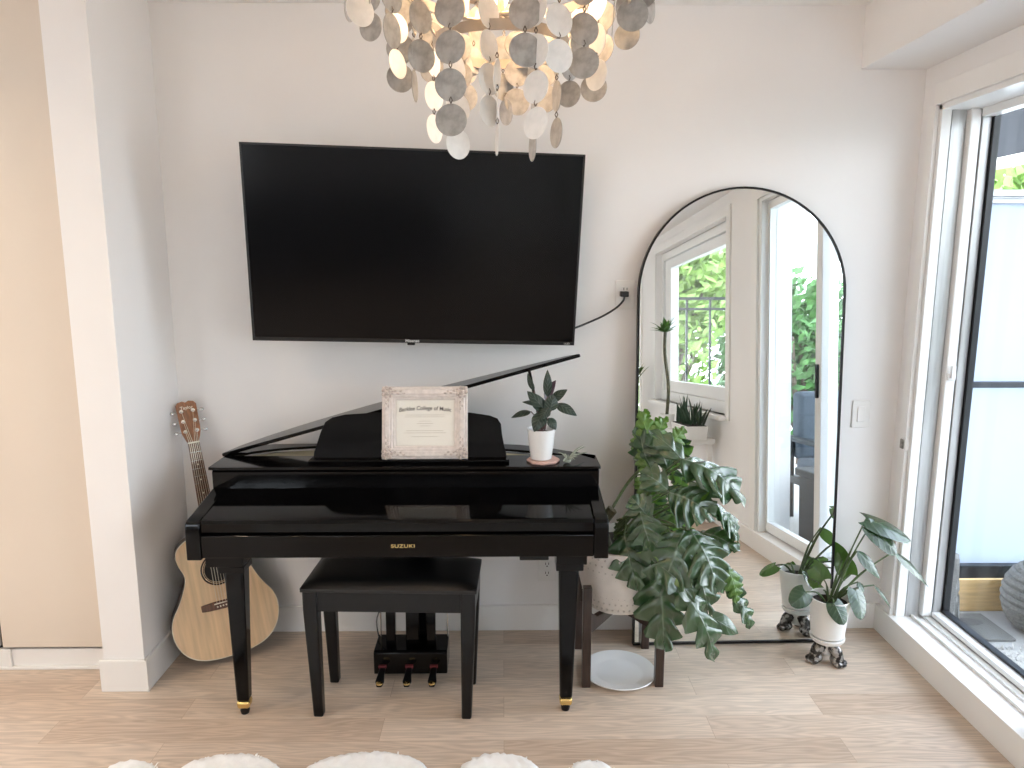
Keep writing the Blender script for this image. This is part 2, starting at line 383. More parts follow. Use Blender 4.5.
def leaf(mb, base, tip, w, nrm, curl=.15, prof='ovate', lobes=0, depth=.5, sweep=.25, fold=.15, nu=None, seed=0, wave=0):
    """a leaf blade from base to tip; nrm = direction its upper face looks"""
    base = Vector(base); tip = Vector(tip); nrm = Vector(nrm); ax = tip-base; ln = ax.length; t_ = ax/ln
    nrm = nrm-t_*nrm.dot(t_)
    if nrm.length < 1e-4: nrm = t_.orthogonal()
    nrm.normalize(); sd = t_.cross(nrm).normalized()
    r_ = random.Random(seed*31+5)
    nu = nu or (lobes*11 if lobes else 12); nv = 8
    o0 = len(mb.v); vs = []; fs = []
    ph = r_.random()*6
    rl = {sd_i: [r_.random() for _ in range(12)] for sd_i in (-1, 1)}; jit = {sd_i: r_.uniform(-.25, .25) for sd_i in (-1, 1)}
    for i in range(nu+1):
        u = i/nu
        if prof == 'ovate': hw = math.sin(math.pi*min(1, u**.75))**.85
        elif prof == 'heart': hw = math.sqrt(max(0, 1-(abs(u-.3)/.7 if u > .3 else (.3-u)/.42)**1.7))*(1 if u > .3 else 1)
        elif prof == 'lance': hw = math.sin(math.pi*u**.7)**1.1
        elif prof == 'spear': hw = (1-u)**.7*min(1, u*6+.3)
        else: hw = max(0, 1-((u-.32)/.68)**1.7)**.85 if u > .32 else math.sqrt(max(0, 1-((.32-u)/.40)**2))
        hw *= w/2
        for side in (-1, 1):
            for j in range(1 if side == 1 else 0, nv//2+1) if side == 1 else range(nv//2, -1, -1):
                q = j/(nv//2)            # 0 at midrib .. 1 at edge
                loc = hw*q; du = 0
                if lobes:
                    ul = u*lobes+.18*side*(1-u)+jit[side]*math.sin(3*u+ph)
                    c = ul % 1.0; kx = int(ul) % 12
                    tooth = abs(2*c-1)
                    fr = (1-depth*(tooth**2.4)*(q**.7))*(1-.22*rl[side][kx]*q)
                    fr *= 1+.05*q*math.sin(u*lobes*12.6+ph)
                    loc = hw*q*fr
                    du = sweep*(w/2)/ln*q*q*(.55+.35*rl[side][kx])
                    lift = -.05*w*math.cos(ul*2*math.pi)*(q**.7)-.05*w*rl[side][(kx+3) % 12]*q*q
                else: lift = 0
                x = (u+du*(1-u*.6))*ln if lobes else u*ln
                if prof in ('heart', 'lobed') and u < .3: x -= q*q*(.3-u)*.9*ln*.55
                z = curl*ln*(math.sin(math.pi*min(1, u))*1.0) - abs(loc)*fold*(1+.6*q) + lift
                if wave: z += wave*w*math.sin(u*9+ph+side)*q*q
                vs.append(base+t_*x+sd*(loc*side)+nrm*z)
                mb.uv[o0+len(vs)-1] = (u, .5+.5*q*side)
    m = nv+1
    for i in range(nu):
        for j in range(nv):
            fs.append((i*m+j, i*m+j+1, (i+1)*m+j+1, (i+1)*m+j))
    mb.add(vs, fs)

def text_into(name, s, size, m, parent, xf, extr=.0004, bend=0, align='CENTER', spacing=1.0, sx=1.0, shear=0, bold=0):
    cu = bpy.data.curves.new(name, 'FONT'); cu.body = s; cu.size = size; cu.extrude = extr; cu.align_x = align; cu.space_character = spacing; cu.shear = shear; cu.offset = bold
    to = bpy.data.objects.new(name+'_tmp', cu); C.objects.link(to)
    dg = bpy.context.evaluated_depsgraph_get(); me = bpy.data.meshes.new_from_object(to.evaluated_get(dg))
    bpy.data.objects.remove(to); bpy.data.curves.remove(cu)
    for v in me.vertices:
        x, y, z = v.co.x*sx, v.co.y, v.co.z
        if bend: y -= bend*x*x
        v.co = xf @ Vector((x, y, z))
    me.materials.clear(); me.materials.append(m); me.name = name
    o = bpy.data.objects.new(name, me); C.objects.link(o); o.parent = parent
    return o
UPR = Matrix.Rotation(R(90), 4, 'X')     # text lying in xy -> standing, facing -y

# ------------------------------------------------------------------ ROOM
XL, XR, ZC, YB = -1.358, 1.67, 2.59, -7.0
struct('floor', MB().box(-4.5, 1.67, YB, .12, -.06, 0), M['floor'], 'pale oak plank floor running across the room', 'floor', smooth=False)
struct('ceiling', MB().box(-4.6, 1.95, YB, .12, ZC, ZC+.1), M['ceil'], 'flat off-white ceiling', 'ceiling', smooth=False)
struct('wall_back', MB().box(-1.54, 1.95, 0, .12, 0, ZC), M['wall'], 'off-white back wall behind the piano and the mirror', 'wall', smooth=False)
struct('wall_left', MB().box(-1.512, XL, -.45, 0, 0, ZC), M['wall'], 'short white stub wall left of the guitar', 'wall', bevel=.002, smooth=False)
RX0, RX1, RZ0, RZ1 = -4.0, -2.5, 1.0, 2.1
struct('wall_rear', MB().box(-4.6, RX0, YB-.12, YB, -.06, ZC).box(RX1, 1.885, YB-.12, YB, -.06, ZC).box(RX0, RX1, YB-.12, YB, -.06, RZ0).box(RX0, RX1, YB-.12, YB, RZ1, ZC), M['wall'], 'wall at the far end of the room behind the camera', 'wall', smooth=False)
struct('wall_far_left', MB().box(-4.62, -4.5, YB, .12, -.06, ZC), M['wall'], 'kitchen side wall far to the left', 'wall', smooth=False)
DY0, DY1, DZ0, DZ1 = -1.61, -.11, .115, 2.20     # balcony door opening
WY0, WY1, WZ0, WZ1 = -4.10, -2.16, .80, 2.20     # second window
VY0, VY1 = -6.7, -4.75                            # third window, added further back for more daylight
XO = 1.885
wr = MB()
wr.box(XR, XO, DY1, 0, 0, ZC).box(XR, XO, DY0, DY1, DZ1, ZC)
wr.box(XR, XO, WY1, DY0, 0, ZC).box(XR, XO, WY0, WY1, 0, WZ0).box(XR, XO, WY0, WY1, WZ1, ZC)
wr.box(XR, XO, VY1, WY0, 0, ZC).box(XR, XO, VY0, VY1, 0, .3).box(XR, XO, VY0, VY1, WZ1, ZC).box(XR, XO, YB, VY0, 0, ZC)
struct('wall_right', wr, M['wall'], 'off-white right wall with the balcony door', 'wall', smooth=False)
struct('trim_1', MB().box(1.41, XR, YB, 0, 2.356, ZC), M['wall'], 'boxed soffit along the top of the right wall', 'trim', bevel=.003, smooth=False)
def base(name, mb, lab): struct(name, mb, M['trim'], lab, 'baseboard', bevel=.003, seg=2)
base('baseboard_back', MB().box(XL, XR-.025, -.014, 0, 0, .118), 'white baseboard along the back wall')
base('baseboard_left', MB().box(-1.524, XL+.013, -.463, -.45, 0, .128).box(XL, XL+.013, -.463, -.014, 0, .128), 'white baseboard wrapping the stub wall')
base('baseboard_right', MB().box(1.645, XR, YB, DY0-.03, 0, .115), 'white baseboard along the right wall')
struct('trim_2', MB().box(1.645, 1.877, DY0-.03, 0, 0, DZ0), M['trim'], 'raised white threshold step below the balcony door', 'trim', bevel=.002)
# casing
ca = MB().box(1.655, XR, DY0-.09, DY1+.01, DZ1, DZ1+.077).box(1.655, XR, DY1-.002, DY1+.045, DZ0, DZ1).box(1.655, XR, DY0-.09, DY0, DZ0, DZ1)
struct('trim_3', ca, M['trim'], 'flat casing boards around the balcony door', 'trim', bevel=.0015)

# balcony door
d = setting('door_1', 'white sliding balcony door with a large glass pane')
d['category'] = 'door'
f = MB().box(1.672, 1.71, DY1-.02, DY1, DZ0, DZ1).box(1.672, 1.75, DY0, DY0+.03, DZ0, DZ1).box(1.672, 1.86, DY0, DY1, DZ1-.02, DZ1)
f.box(1.71, 1.77, DY1-.012, DY1, DZ0, DZ1)
f.build('door_frame', M['vinyl'], d, bevel=.002)
MB().box(1.714, 1.768, DY1-.018, DY1-.011, DZ0, DZ1-.02).build('frame_groove', M['alu'], d)
t = MB().box(1.735, 1.745, DY0+.03, DY1-.02, DZ0, DZ0+.012).box(1.785, 1.81, DY0+.03, DY1-.02, DZ0, DZ0+.010).box(1.838, 1.85, DY0+.03, DY1-.02, DZ0, DZ0+.013)
t.build('track', M['vinyl'], d, bevel=.002)
p = MB().box(1.772, 1.812, DY1-.042, DY1-.002, DZ0+.012, DZ1-.02).box(1.80, 1.85, -1.02, -.96, DZ0+.012, DZ1-.02)
stile = p.build('door_stile', M['vinyl'], d, bevel=.004)
MB().box(1.815, 1.850, DY1-.045, DY1-.002, DZ0+.013, DZ1-.02).build('edge_channel', M['alu'], d, bevel=.002)
MB().box(1.81, 1.86, -.96, DY1-.045, DZ0+.013, DZ0+.034).box(1.81, 1.86, -.96, DY1-.045, DZ1-.05, DZ1-.02).build('bottom_rail', M['vinyl'], d, bevel=.002)
MB().box(1.852, 1.876, DY1-.058, DY1-.01, DZ0+.013, DZ1-.021).box(1.846, 1.872, -.96, DY1-.05, DZ0+.034, DZ0+.044).build('gasket', M['gasket'], d)
MB().box(1.862, 1.866, -.98, DY1-.05, DZ0+.03, DZ1-.03).build('glass_pane', M['glass'], d, smooth=False)
ip = MB().box(1.715, 1.760, DY0+.03, DY0+.055, DZ0+.012, DZ1-.02).box(1.715, 1.760, -.94, -.88, DZ0+.012, DZ1-.02).box(1.715, 1.760, DY0+.055, -.94, DZ0+.012, DZ0+.07).box(1.715, 1.760, DY0+.055, -.94, DZ1-.07, DZ1-.02)
ipo = ip.build('sliding_sash', M['vinyl'], d, bevel=.004)
MB().box(1.722, 1.726, DY0+.05, -.93, DZ0+.06, DZ1-.06).build('glass_pane', M['glass'], ipo, smooth=False)
MB().box(1.700, 1.715, -.92, -.90, 1.0, 1.18).build('pull_handle', M['gasket'], ipo, bevel=.003)
h = MB().box(1.775, 1.808, DY1-.052, DY1-.042, 1.14, 1.17); h.box(1.782, 1.800, DY1-.062, DY1-.052, 1.15, 1.20)
h.build('latch', M['vinyl'], stile, bevel=.003)
cl = MB().box(1.648, 1.656, DY1+.004, DY1+.026, .845, .885).build('cord_cleat', M['pewter'], d, bevel=.003)
MB().tube(smoothpath([(1.652, DY1+.012, .882), (1.650, DY1-.01, .90), (1.650, DY1-.035, .875), (1.652, DY1-.03, .85), (1.65, DY1-.006, .84), (1.652, DY1+.014, .85)]), .0014, 6).build('cord_loop', M['vinyl'], cl)

def window(name, y0, y1, z0, z1, mull, label):
    w = setting(name, label); w['category'] = 'window'
    f = MB(); x0, x1 = 1.72, 1.82
    f.box(x0, x1, y0, y0+.07, z0, z1).box(x0, x1, y1-.07, y1, z0, z1).box(x0, x1, y0+.07, y1-.07, z1-.07, z1).box(x0, x1, y0+.07, y1-.07, z0, z0+.09)
    for m_ in mull: f.box(x0, x1, m_-.045, m_+.045, z0+.09, z1-.07)
    f.build('window_frame', M['vinyl'], w, bevel=.004)
    c = MB().box(1.655, XR, y0-.07, y0, z0-.03, z1+.07).box(1.655, XR, y1, y1+.07, z0-.03, z1+.07).box(1.655, XR, y0, y1, z1, z1+.07)
    c.build('window_casing', M['trim'], w, bevel=.002)
    MB().box(1.60, 1.72, y0-.03, y1+.03, z0-.03, z0).build('window_sill', M['trim'], w, bevel=.004)
    if name == 'window_1':
        sa = MB().box(1.735, 1.79, y1-.20, y1-.085, z0+.09, z1-.08).box(1.735, 1.79, y0+.08, y0+.26, z0+.09, z1-.08).box(1.735, 1.79, y0+.26, y1-.20, z0+.09, z0+.19).box(1.735, 1.79, y0+.26, y1-.20, z1-.16, z1-.08).build('sash', M['vinyl'], w, bevel=.004)
        MB().box(1.728, 1.740, y1-.083, y1-.072, z0+.1, z1-.08).build('sash_gap', M['gasket'], w)
        for zz in (1.25, 1.95): MB().box(1.705, 1.735, y1-.105, y1-.06, zz, zz+.09).build('hinge', M['vinyl'], w, bevel=.003)
    MB().box(1.768, 1.773, y0+.06, y1-.06, z0+.08, z1-.06).build('glass_pane', M['glass'], w, smooth=False)
window('window_1', WY0, WY1, WZ0, WZ1, (), 'white framed window looking out to trees, seen in the mirror')
rw = setting('fill_window', 'white window added in the wall behind the camera for fill light'); rw['category'] = 'window'  # opening added out of view to brighten the room from behind
f = MB().box(RX0, RX1, YB-.08, YB-.02, RZ0, RZ0+.06).box(RX0, RX1, YB-.08, YB-.02, RZ1-.06, RZ1)
for x in (RX0, (RX0+RX1)/2-.03, RX1-.06): f.box(x, x+.06, YB-.08, YB-.02, RZ0+.06, RZ1-.06)
f.build('window_frame', M['vinyl'], rw, bevel=.003)
MB().box(RX0+.03, RX1-.03, YB-.054, YB-.05, RZ0+.03, RZ1-.03).build('glass_pane', M['glass'], rw, smooth=False)
window('added_window', VY0, VY1, .3, WZ1, (-5.7,), 'white framed window added at the far end of the right wall for daylight')

# closet at the far left
cs = thing('closet', 'tall cream closet with a plain slab door left of the stub wall', 'closet', (-1.78, -.3, 0))
MB().box(-1.992, -1.515, -.302, -.28, .095, ZC-.01).build('closet_door', M['closet'], cs, bevel=.002, world=True)
MB().box(-2.62, -2.010, -.302, -.28, .095, ZC-.01).build('closet_door', M['trim'], cs, bevel=.002, world=True)
MB().box(-2.62, -1.525, -.275, .1, .0, ZC-.005).build('closet_body', M['dark'], cs, world=True)
tk = MB().box(-2.02, -1.525, -.292, -.276, .012, .082); tk.build('toe_kick', M['trim'], cs, bevel=.002, world=True)
MB().box(-2.018, -1.525, -.306, -.276, 0, .012).build('floor_track', M['trim'], cs, bevel=.002, world=True)
MB().box(-1.985, -1.965, -.304, -.293, .012, .086).box(-2.018, -1.986, -.300, -.293, .012, .086).build('floor_guide', M['plastic'], cs, bevel=.002, world=True)

# ------------------------------------------------------------------ TELEVISION
TW, TH = 1.25, 1.25*.581
tv = bpy.data.objects.new('television', None); C.objects.link(tv)
tv.matrix_basis = Matrix.Translation((-.329, -.21, 1.655)) @ Matrix.Rotation(.0617, 4, 'Z') @ Matrix.Rotation(.1292, 4, 'X') @ Matrix.Rotation(.0245, 4, 'Y')
tag(tv, 'large black flat-screen television tilted down on the wall above the piano', 'television')
MB().box(-TW/2, TW/2, .004, .05, -TH/2, TH/2).box(-TW*.3, TW*.3, .05, .085, -TH*.38, TH*.2).build('housing', M['bezel'], tv, bevel=.004)
def rectring(w, h, b, y0, dy, bb=None):
    bb = b if bb is None else bb
    o = [(-w/2, y0, -h/2), (w/2, y0, -h/2), (w/2, y0, h/2), (-w/2, y0, h/2)]
    i = [(-w/2+b, y0, -h/2+bb), (w/2-b, y0, -h/2+bb), (w/2-b, y0, h/2-b), (-w/2+b, y0, h/2-b)]
    return MB().ring(o, i, (0, dy, 0))
bz = rectring(TW, TH, .008, -.004, .010, .014).build('bezel', M['bezel'], tv, bevel=.0015)
MB().box(-TW/2+.007, TW/2-.007, -.001, .004, -TH/2+.013, TH/2-.007).build('screen', M['screen'], tv)
text_into('brand_lettering', 'Hisense', .017, M['white_txt'], bz, Matrix.Translation((-.015, -.0044, -TH/2+.0035)) @ UPR, extr=.0003, bold=.0003)
text_into('energy_sticker', 'ULED', .010, M['white_txt'], bz, Matrix.Translation((TW/2-.03, -.0044, -TH/2+.004)) @ UPR, extr=.0003)
MB().box(-.035, -.005, -.002, .012, -TH/2-.010, -TH/2).build('sensor', M['bezel'], tv, bevel=.003)
ar = MB().box(-.33, -.31, -.0, .0, 0, 0)
arm = MB().box(-.56, -.10, -.012, -.001, 1.60, 1.76).tube([(-.33, -.01, 1.68), (-.33, -.16, 1.68)], .02, 10)
arm.build('wall_bracket', M['bezel'], tv, world=True)
cordp = [atY(572, 329, -.10), atY(585, 324, -.05), atY(603, 316, -.03), atY(616, 308, -.032), atY(623, 301, -.045), atY(624.5, 296.5, -.045)]
cd = MB().tube(smoothpath(cordp), .0042, 8).build('power_cord', M['cord'], tv, world=True)
q = atY(624, 294, -.02)
MB().box(q.x-.016, q.x+.016, -.048, -.006, q.z-.011, q.z+.011).build('plug', M['cord'], cd, bevel=.004, world=True)

def plate(name, label, cx, cz, w, h, kind):
    t = thing(name, label, 'outlet' if kind != 'switch' else 'switch', (cx, 0, cz))
    MB().box(-w/2, w/2, -.006, 0, -h/2, h/2).build('cover_plate', M['plastic'], t, bevel=.002)
    if kind == 'switch':
        MB().box(-.017, .017, -.010, -.006, -.033, .033).build('rocker', M['plastic'], t, bevel=.003)
    else:
        for k, dz in enumerate((.021, -.021)):
            s_ = MB().box(-.017, .017, -.008, -.006, dz-.014, dz+.014).build('socket', M['plastic'], t, bevel=.003)
            if kind == 'low' or k == 0:
                MB().box(-.008, -.005, -.0084, -.0079, dz-.002, dz+.008).box(.005, .008, -.0084, -.0079, dz-.002, dz+.008).box(-.003, .003, -.0084, -.0079, dz-.011, dz-.006).build('slots', M['slot'], s_)
    return t
plate('wall_outlet', 'white wall outlet holding the black television plug', .502, 1.475, .080, .118, 'up')
lo = atY(547, 566, 0)
plate('wall_outlet', 'white wall outlet low behind the piano, by its right leg', lo.x, lo.z-.01, .074, .116, 'low')
plate('light_switch', 'white rocker light switch between the mirror and the corner', 1.517, .972, .076, .117, 'switch')

# ------------------------------------------------------------------ PIANO
pi = thing('grand_piano', 'glossy black digital baby grand piano with its slanted lid propped open', 'piano', (-.355, -.36, 0))
def pb(mb, name, m='black', par=pi, **k): return mb.build(name, M[m], par, world=True, **k)
PL, PR = -1.065, .352
# keybed case
pb(MB().box(PL+.008, PR-.008, -.655, -.10, .618, .70), 'keybed', bevel=.006)
# cheeks
for x0, x1, nm in ((PL-.004, PL+.045, 0), (PR-.045, PR+.004, 1)):
    pr = [(x0, -.672, .612), (x0, -.672, .722), (x0, -.668, .738), (x0, -.655, .748), (x0, -.60, .756), (x0, -.40, .790), (x0, -.38, .80), (x0, -.38, .612)]
    pb(MB().prism(pr, (x1-x0, 0, 0)), 'cheek_block', bevel=.004)
# key slip + logo
ks = pb(MB().box(PL+.045, PR-.045, -.668, -.64, .618, .698), 'key_slip', bevel=.004)
text_into('brand_lettering', 'SUZUKI', .017, M['goldtxt'], ks, pi.matrix_basis.inverted() @ Matrix.Translation((-.34, -.6685, .654)) @ UPR, extr=.0004, spacing=1.1, sx=1.3, bold=.0003)
# fallboard (closed key cover)
fb = [(PL+.047, -.655, .700), (PL+.047, -.662, .708), (PL+.047, -.664, .738), (PL+.047, -.657, .748), (PL+.047, -.64, .752), (PL+.047, -.405, .784), (PL+.047, -.405, .757), (PL+.047, -.63, .70)]
pb(MB().prism(fb, (PR-PL-.094, 0, 0)), 'fallboard', bevel=.002)
# upper case: grand-shaped rim
def rim_outline(off=0):
    pts = [(PL-.004+off, -.40), (PL-.004+off, -.15), (PL+.02+off, -.10+off*-1), (PL+.10, -.075-off)]
    pts += [(-.55, -.055-off), (-.15, -.06-off), (.08, -.10-off), (.22, -.17-off), (.31, -.25-off*.6), (PR-.004-off, -.33), (PR-.002-off, -.40)]
    return pts
ro = rim_outline()
pb(MB().prism([(x, y, .70) for x, y in ro], (0, 0, .135)), 'rim', bevel=.005)
fa = [(PL-.006, -.402, .770), (PL-.006, -.412, .780), (PL-.006, -.414, .845), (PL-.006, -.405, .857), (PL-.006, -.36, .857), (PL-.006, -.36, .770)]
pb(MB().prism(fa, (PR-PL+.008, 0, 0)), 'fascia', bevel=.002)
# top board with leaf opening
n_ = 28
hole = []
H0, H1, HY = -1.045, .25, -.262
for k in range(n_+1):
    x = H0+(H1-H0)*k/n_; u = k/n_
    hole.append((x, HY+.215*(math.sin(math.pi*u**.75)**.72)*(.82 if u > .5 else .82)))
outer = []
# outer polyline resampled to match (front edge + rear edge)
def rim_y(x):
    pts = sorted([p for p in rim_outline() if p[1] > -.36], key=lambda p: p[0])
    for a, b in zip(pts, pts[1:]):
        if a[0] <= x <= b[0]:
            return a[1]+(b[1]-a[1])*(x-a[0])/max(1e-6, b[0]-a[0])
    return -.34
tb = MB()
zt = .866; th = .010
FX0, FX1, FY = PL-.014, PR+.006, -.423
# front shelf strip, rear strip, two ends
tb.box(FX0, FX1, FY, HY, zt-th, zt)
for k in range(n_):
    x0, x1 = hole[k][0], hole[k+1][0]
    tb.prism([(x0, hole[k][1], zt-th), (x1, hole[k+1][1], zt-th), (x1, max(rim_y(x1), hole[k+1][1]+.004), zt-th), (x0, max(rim_y(x0), hole[k][1]+.004), zt-th)], (0, 0, th))
tb.prism([(FX0, HY, zt-th), (H0, HY, zt-th), (H0, rim_y(H0), zt-th), (PL+.02, -.10, zt-th), (FX0, -.15, zt-th)], (0, 0, th))
tb.prism([(H1, HY, zt-th), (FX1, HY, zt-th), (FX1-.01, -.32, zt-th), (H1, rim_y(H1), zt-th)], (0, 0, th))
pb(tb, 'top_board', smooth=False)
pb(MB().prism([(x, y-.006, .842) for x, y in hole], (0, 0, .008)), 'soundboard', 'sound')
# lid: hinged at the left, same leaf shape
LY = -.25
lh, lt = atY(222.5, 456, LY), atY(581, 356, LY)
ang = math.atan2(lt.z-lh.z, lt.x-lh.x); lm = Matrix.Translation((lh.x, 0, lh.z-.004)) @ Matrix.Rotation(-ang, 4, 'Y')
LL = (lt.x-lh.x)/math.cos(ang)
top = []; NN = 30
for k in range(NN+1):
    u = k/NN; top.append((LL*u, LY+(.20*(math.sin(math.pi*(u*.97)**.72)**.75) if u < .999 else 0)*(1 if u < .5 else 1-.35*(u-.5))))
lid = MB().prism([(x, y, 0) for x, y in [(0, LY)]+top[1:-1]+[(LL, LY)]], (0, 0, .014))
pb(lid, 'lid', bevel=.003, xf=lm)
pb(MB().tube([(.17, -.20, .86), (.10, -.235, 1.195)], .006, 8), 'lid_prop')
# music desk
dk = [(313,460),(314,452),(317,443),(320.5,432),(325,422),(332,417.5),(345,414.5),(383,412),(435,411.3),(470,412.5),(490,415.5),(497.5,418.5),(501,424),(502,434),(504,445),(506,452),(507,460)]
pts = []
for x, y in dk:
    y0 = -.335
    P0 = atY(x, y, y0); tt = (P0.z-.87)/.19; P0 = atY(x, y, y0+.045*tt); pts.append(P0)
pb(MB().prism(pts, (0, .013, -.003)), 'music_desk', bevel=.003)
pb(MB().box(-.728, .022, -.375, -.322, zt, zt+.012), 'desk_ledge', bevel=.003)
# legs
def pleg(cx, cy, topw, botw, ctop, par, bx0, bx1):
    l = MB()
    l.frus((cx, cy, .055), botw/2, botw/2, (ctop, cy, .555), topw/2, topw/2)
    o = pb(l, 'leg', par=par, bevel=.009, seg=2)
    pb(MB().box(bx0, bx1, cy-.045, cy+.06, .575, .620).box(max(bx0, ctop-.05), min(bx1, ctop+.05), cy-.040, cy+.045, .55, .575), 'leg_block', par=o, bevel=.003)
    pb(MB().frus((cx, cy, .026), botw/2*.93, botw/2*.93, (cx, cy, .055), botw/2*1.08, botw/2*1.08), 'ferrule', 'brass', par=o, bevel=.008)
    pb(MB().lathe([(.0, 0), (.014, .002), (.017, .014), (.014, .027)], (cx, cy, 0), 16), 'caster', 'blackm', par=o)
pleg(-.934, -.598, .068, .044, -.931, pi, -1.02, -.892)
pleg(.224, -.592, .070, .045, .227, pi, .182, .288)
pleg(-.335, -.14, .085, .056, -.335, pi, -.39, -.28)
# small boxes under the keybed
pb(MB().box(.055, .155, -.645, -.55, .596, .620).box(.035, .19, -.64, -.56, .608, .620), 'jack_box', 'blackm', bevel=.003)
pb(MB().box(-.90, -.68, -.645, -.58, .612, .620), 'control_strip', 'blackm', bevel=.002)
# pedal lyre
ly = pb(MB().prism([(-.505, -.392, .022), (-.215, -.392, .022), (-.215, -.392, .112), (-.222, -.385, .118), (-.235, -.30, .125), (-.235, -.30, .022)][:0] or
    [(-.505, -.395, .025), (-.505, -.395, .112), (-.505, -.385, .120), (-.505, -.27, .126), (-.505, -.27, .025)], (.285, 0, 0)), 'pedal_box', bevel=.004)
for x in (-.445, -.287): pb(MB().frus((x, -.33, .12), .018, .014, (x, -.30, .615), .020, .016), 'lyre_post', par=ly, bevel=.003)
pb(MB().frus((-.36, -.325, .12), .026, .014, (-.36, -.29, .615), .026, .016), 'lyre_post', par=ly, bevel=.003)
for x in (-.492, -.225): pb(MB().tube([(x, -.29, .12), (x, -.28, .61)], .0032, 6), 'tie_rod', 'steel', par=ly)
pb(MB().tube(smoothpath([(-.50, -.28, .10), (-.515, -.24, .18), (-.47, -.22, .27), (-.44, -.24, .36)]), .003, 6), 'pedal_cable', 'cord', par=ly)
for x in (-.47, -.367, -.272):
    pw = [(x-.011, -.39, .060), (x+.011, -.39, .060), (x+.013, -.44, .052), (x+.017, -.47, .044), (x+.010, -.488, .036), (x-.010, -.488, .036), (x-.017, -.47, .044), (x-.013, -.44, .052)]
    pd = pb(MB().prism(pw, (0, 0, -.010)), 'pedal', 'blackm', par=ly, bevel=.003)
    pb(MB().lathe([(0, 0), (.013, .002), (.012, .007), (0, .010)], (x, -.478, .034), 14), 'pedal_tip', 'brass', par=pd)
    pb(MB().box(x-.015, x+.015, -.405, -.395, .054, .066), 'pedal_felt', 'felt', par=pd)

# ------------------------------------------------------------------ BENCH
be = thing('piano_bench', 'black padded piano bench standing in front of the piano', 'bench', (-.394, -.514, 0), (0, 0, R(-2.2)))
bw, bd = .300, .125
bl = MB()
def bleg(x, y):
    l = MB(); l.frus((x*.965, y, 0), .0175, .0175, (x, y, .41), .0255, .0255); l.box(x-.0255, x+.0255, y-.0255, y+.0255, .41, .482); return l
for sx in (-1, 1):
    for sy in (-1, 1): bleg(sx*(bw-.025), sy*(bd-.018)).build('leg', M['blackm'], be, bevel=.006)
ap = MB().box(-bw+.03, bw-.03, -bd+.000, -bd+.018, .405, .482).box(-bw+.03, bw-.03, bd-.018, bd, .405, .482)
ap.box(-bw, -bw+.018, -bd+.03, bd-.03, .405, .482).box(bw-.018, bw, -bd+.03, bd-.03, .405, .482)
ap.build('apron', M['blackm'], be, bevel=.002)
sc = MB(); NX, NY = 24, 14; vs = []; fs = []
for j in range(NY+1):
    for i in range(NX+1):
        u, v = i/NX*2-1, j/NY*2-1
        e = (1-abs(u)**6)*(1-abs(v)**5)
        vs.append((u*(bw+.006), v*(bd+.012), .494+.024*max(0, e)**.45))
for j in range(NY):
    for i in range(NX): fs.append((j*(NX+1)+i, j*(NX+1)+i+1, (j+1)*(NX+1)+i+1, (j+1)*(NX+1)+i))
sc.add(vs, fs); o_ = len(sc.v)
sc.prism([(-(bw+.006), -(bd+.012), .480), (bw+.006, -(bd+.012), .480), (bw+.006, bd+.012, .480), (-(bw+.006), bd+.012, .480)], (0, 0, .0141))
sc.build('cushion', M['leather'], be, bevel=.003, ang=60)

# ------------------------------------------------------------------ GUITAR
gu = bpy.data.objects.new('acoustic_guitar', None); C.objects.link(gu)
tag(gu, 'acoustic guitar with a pale spruce top leaning in the corner behind the piano', 'guitar')
gb = Vector((-1.098, -.252, .028)); gh = atY(185.5, 400, -.088)
gz = (gh-gb).normalized(); ga = R(28); gx = Vector((math.cos(ga), math.sin(ga), 0)); gx = (gx-gz*gx.dot(gz)).normalized(); gy = gz.cross(gx)
gm = Matrix((gx, gy, gz)).transposed().to_4x4(); gm.translation = gb; gm = gm @ Matrix.Scale(1.025, 4); gu.matrix_basis = gm
# half outline (x, z) from bottom to neck joint
ho = [(0,.0),(.06,.003),(.12,.018),(.165,.05),(.193,.10),(.200,.155),(.188,.205),(.160,.25),(.135,.30),(.123,.338),(.126,.366),(.137,.395),(.142,.427),(.134,.458),(.108,.482),(.07,.497),(.03,.50)]
hs = smoothpath([(x, 0, z) for x, z in ho], 4)
out = [(p.x, p.z) for p in hs]+[(-p.x, p.z) for p in reversed(hs)]
out = out[:-1]
MB().prism([(x, .004, z) for x, z in out], (0, .098, 0)).build('body_sides', M['rosed'], gu, bevel=.003)
inn = [(x*.985, .25+(z-.25)*.988) for x, z in out]
MB().prism([(x, 0, z) for x, z in inn], (0, .006, 0)).build('soundboard', M['spruce'], gu, bevel=.001)
MB().ring([(x, .001, z) for x, z in out], [(x, .001, z) for x, z in inn], (0, .006, 0)).build('binding', M['ivory'], gu)
HZ = .350
MB().lathe([(0, -.0012), (.050, -.0012), (.050, 0), (0, 0)], (0, 0, HZ), 36, 'y').build('sound_hole', M['dark'], gu)
rs = MB()
for r0, r1 in ((.052, .055), (.058, .064)):
    rs.lathe([(r0, -.0016), (r1, -.0016), (r1, 0), (r0, 0), (r0, -.0016)], (0, 0, HZ), 40, 'y', cap=False)
rs.build('rosette', M['tortoise'], gu)
BZ = .212
br = [(-.085, 0, BZ-.012), (-.06, 0, BZ-.016), (0, 0, BZ-.020), (.06, 0, BZ-.016), (.085, 0, BZ-.012), (.085, 0, BZ+.012), (.04, 0, BZ+.014), (-.04, 0, BZ+.014), (-.085, 0, BZ+.012)]
b_ = MB().prism(br, (0, -.009, 0)).build('bridge', M['rosew'], gu, bevel=.002)
MB().box(-.038, .038, -.013, -.009, BZ+.004, BZ+.008).build('saddle', M['ivory'], b_)
pg = MB()
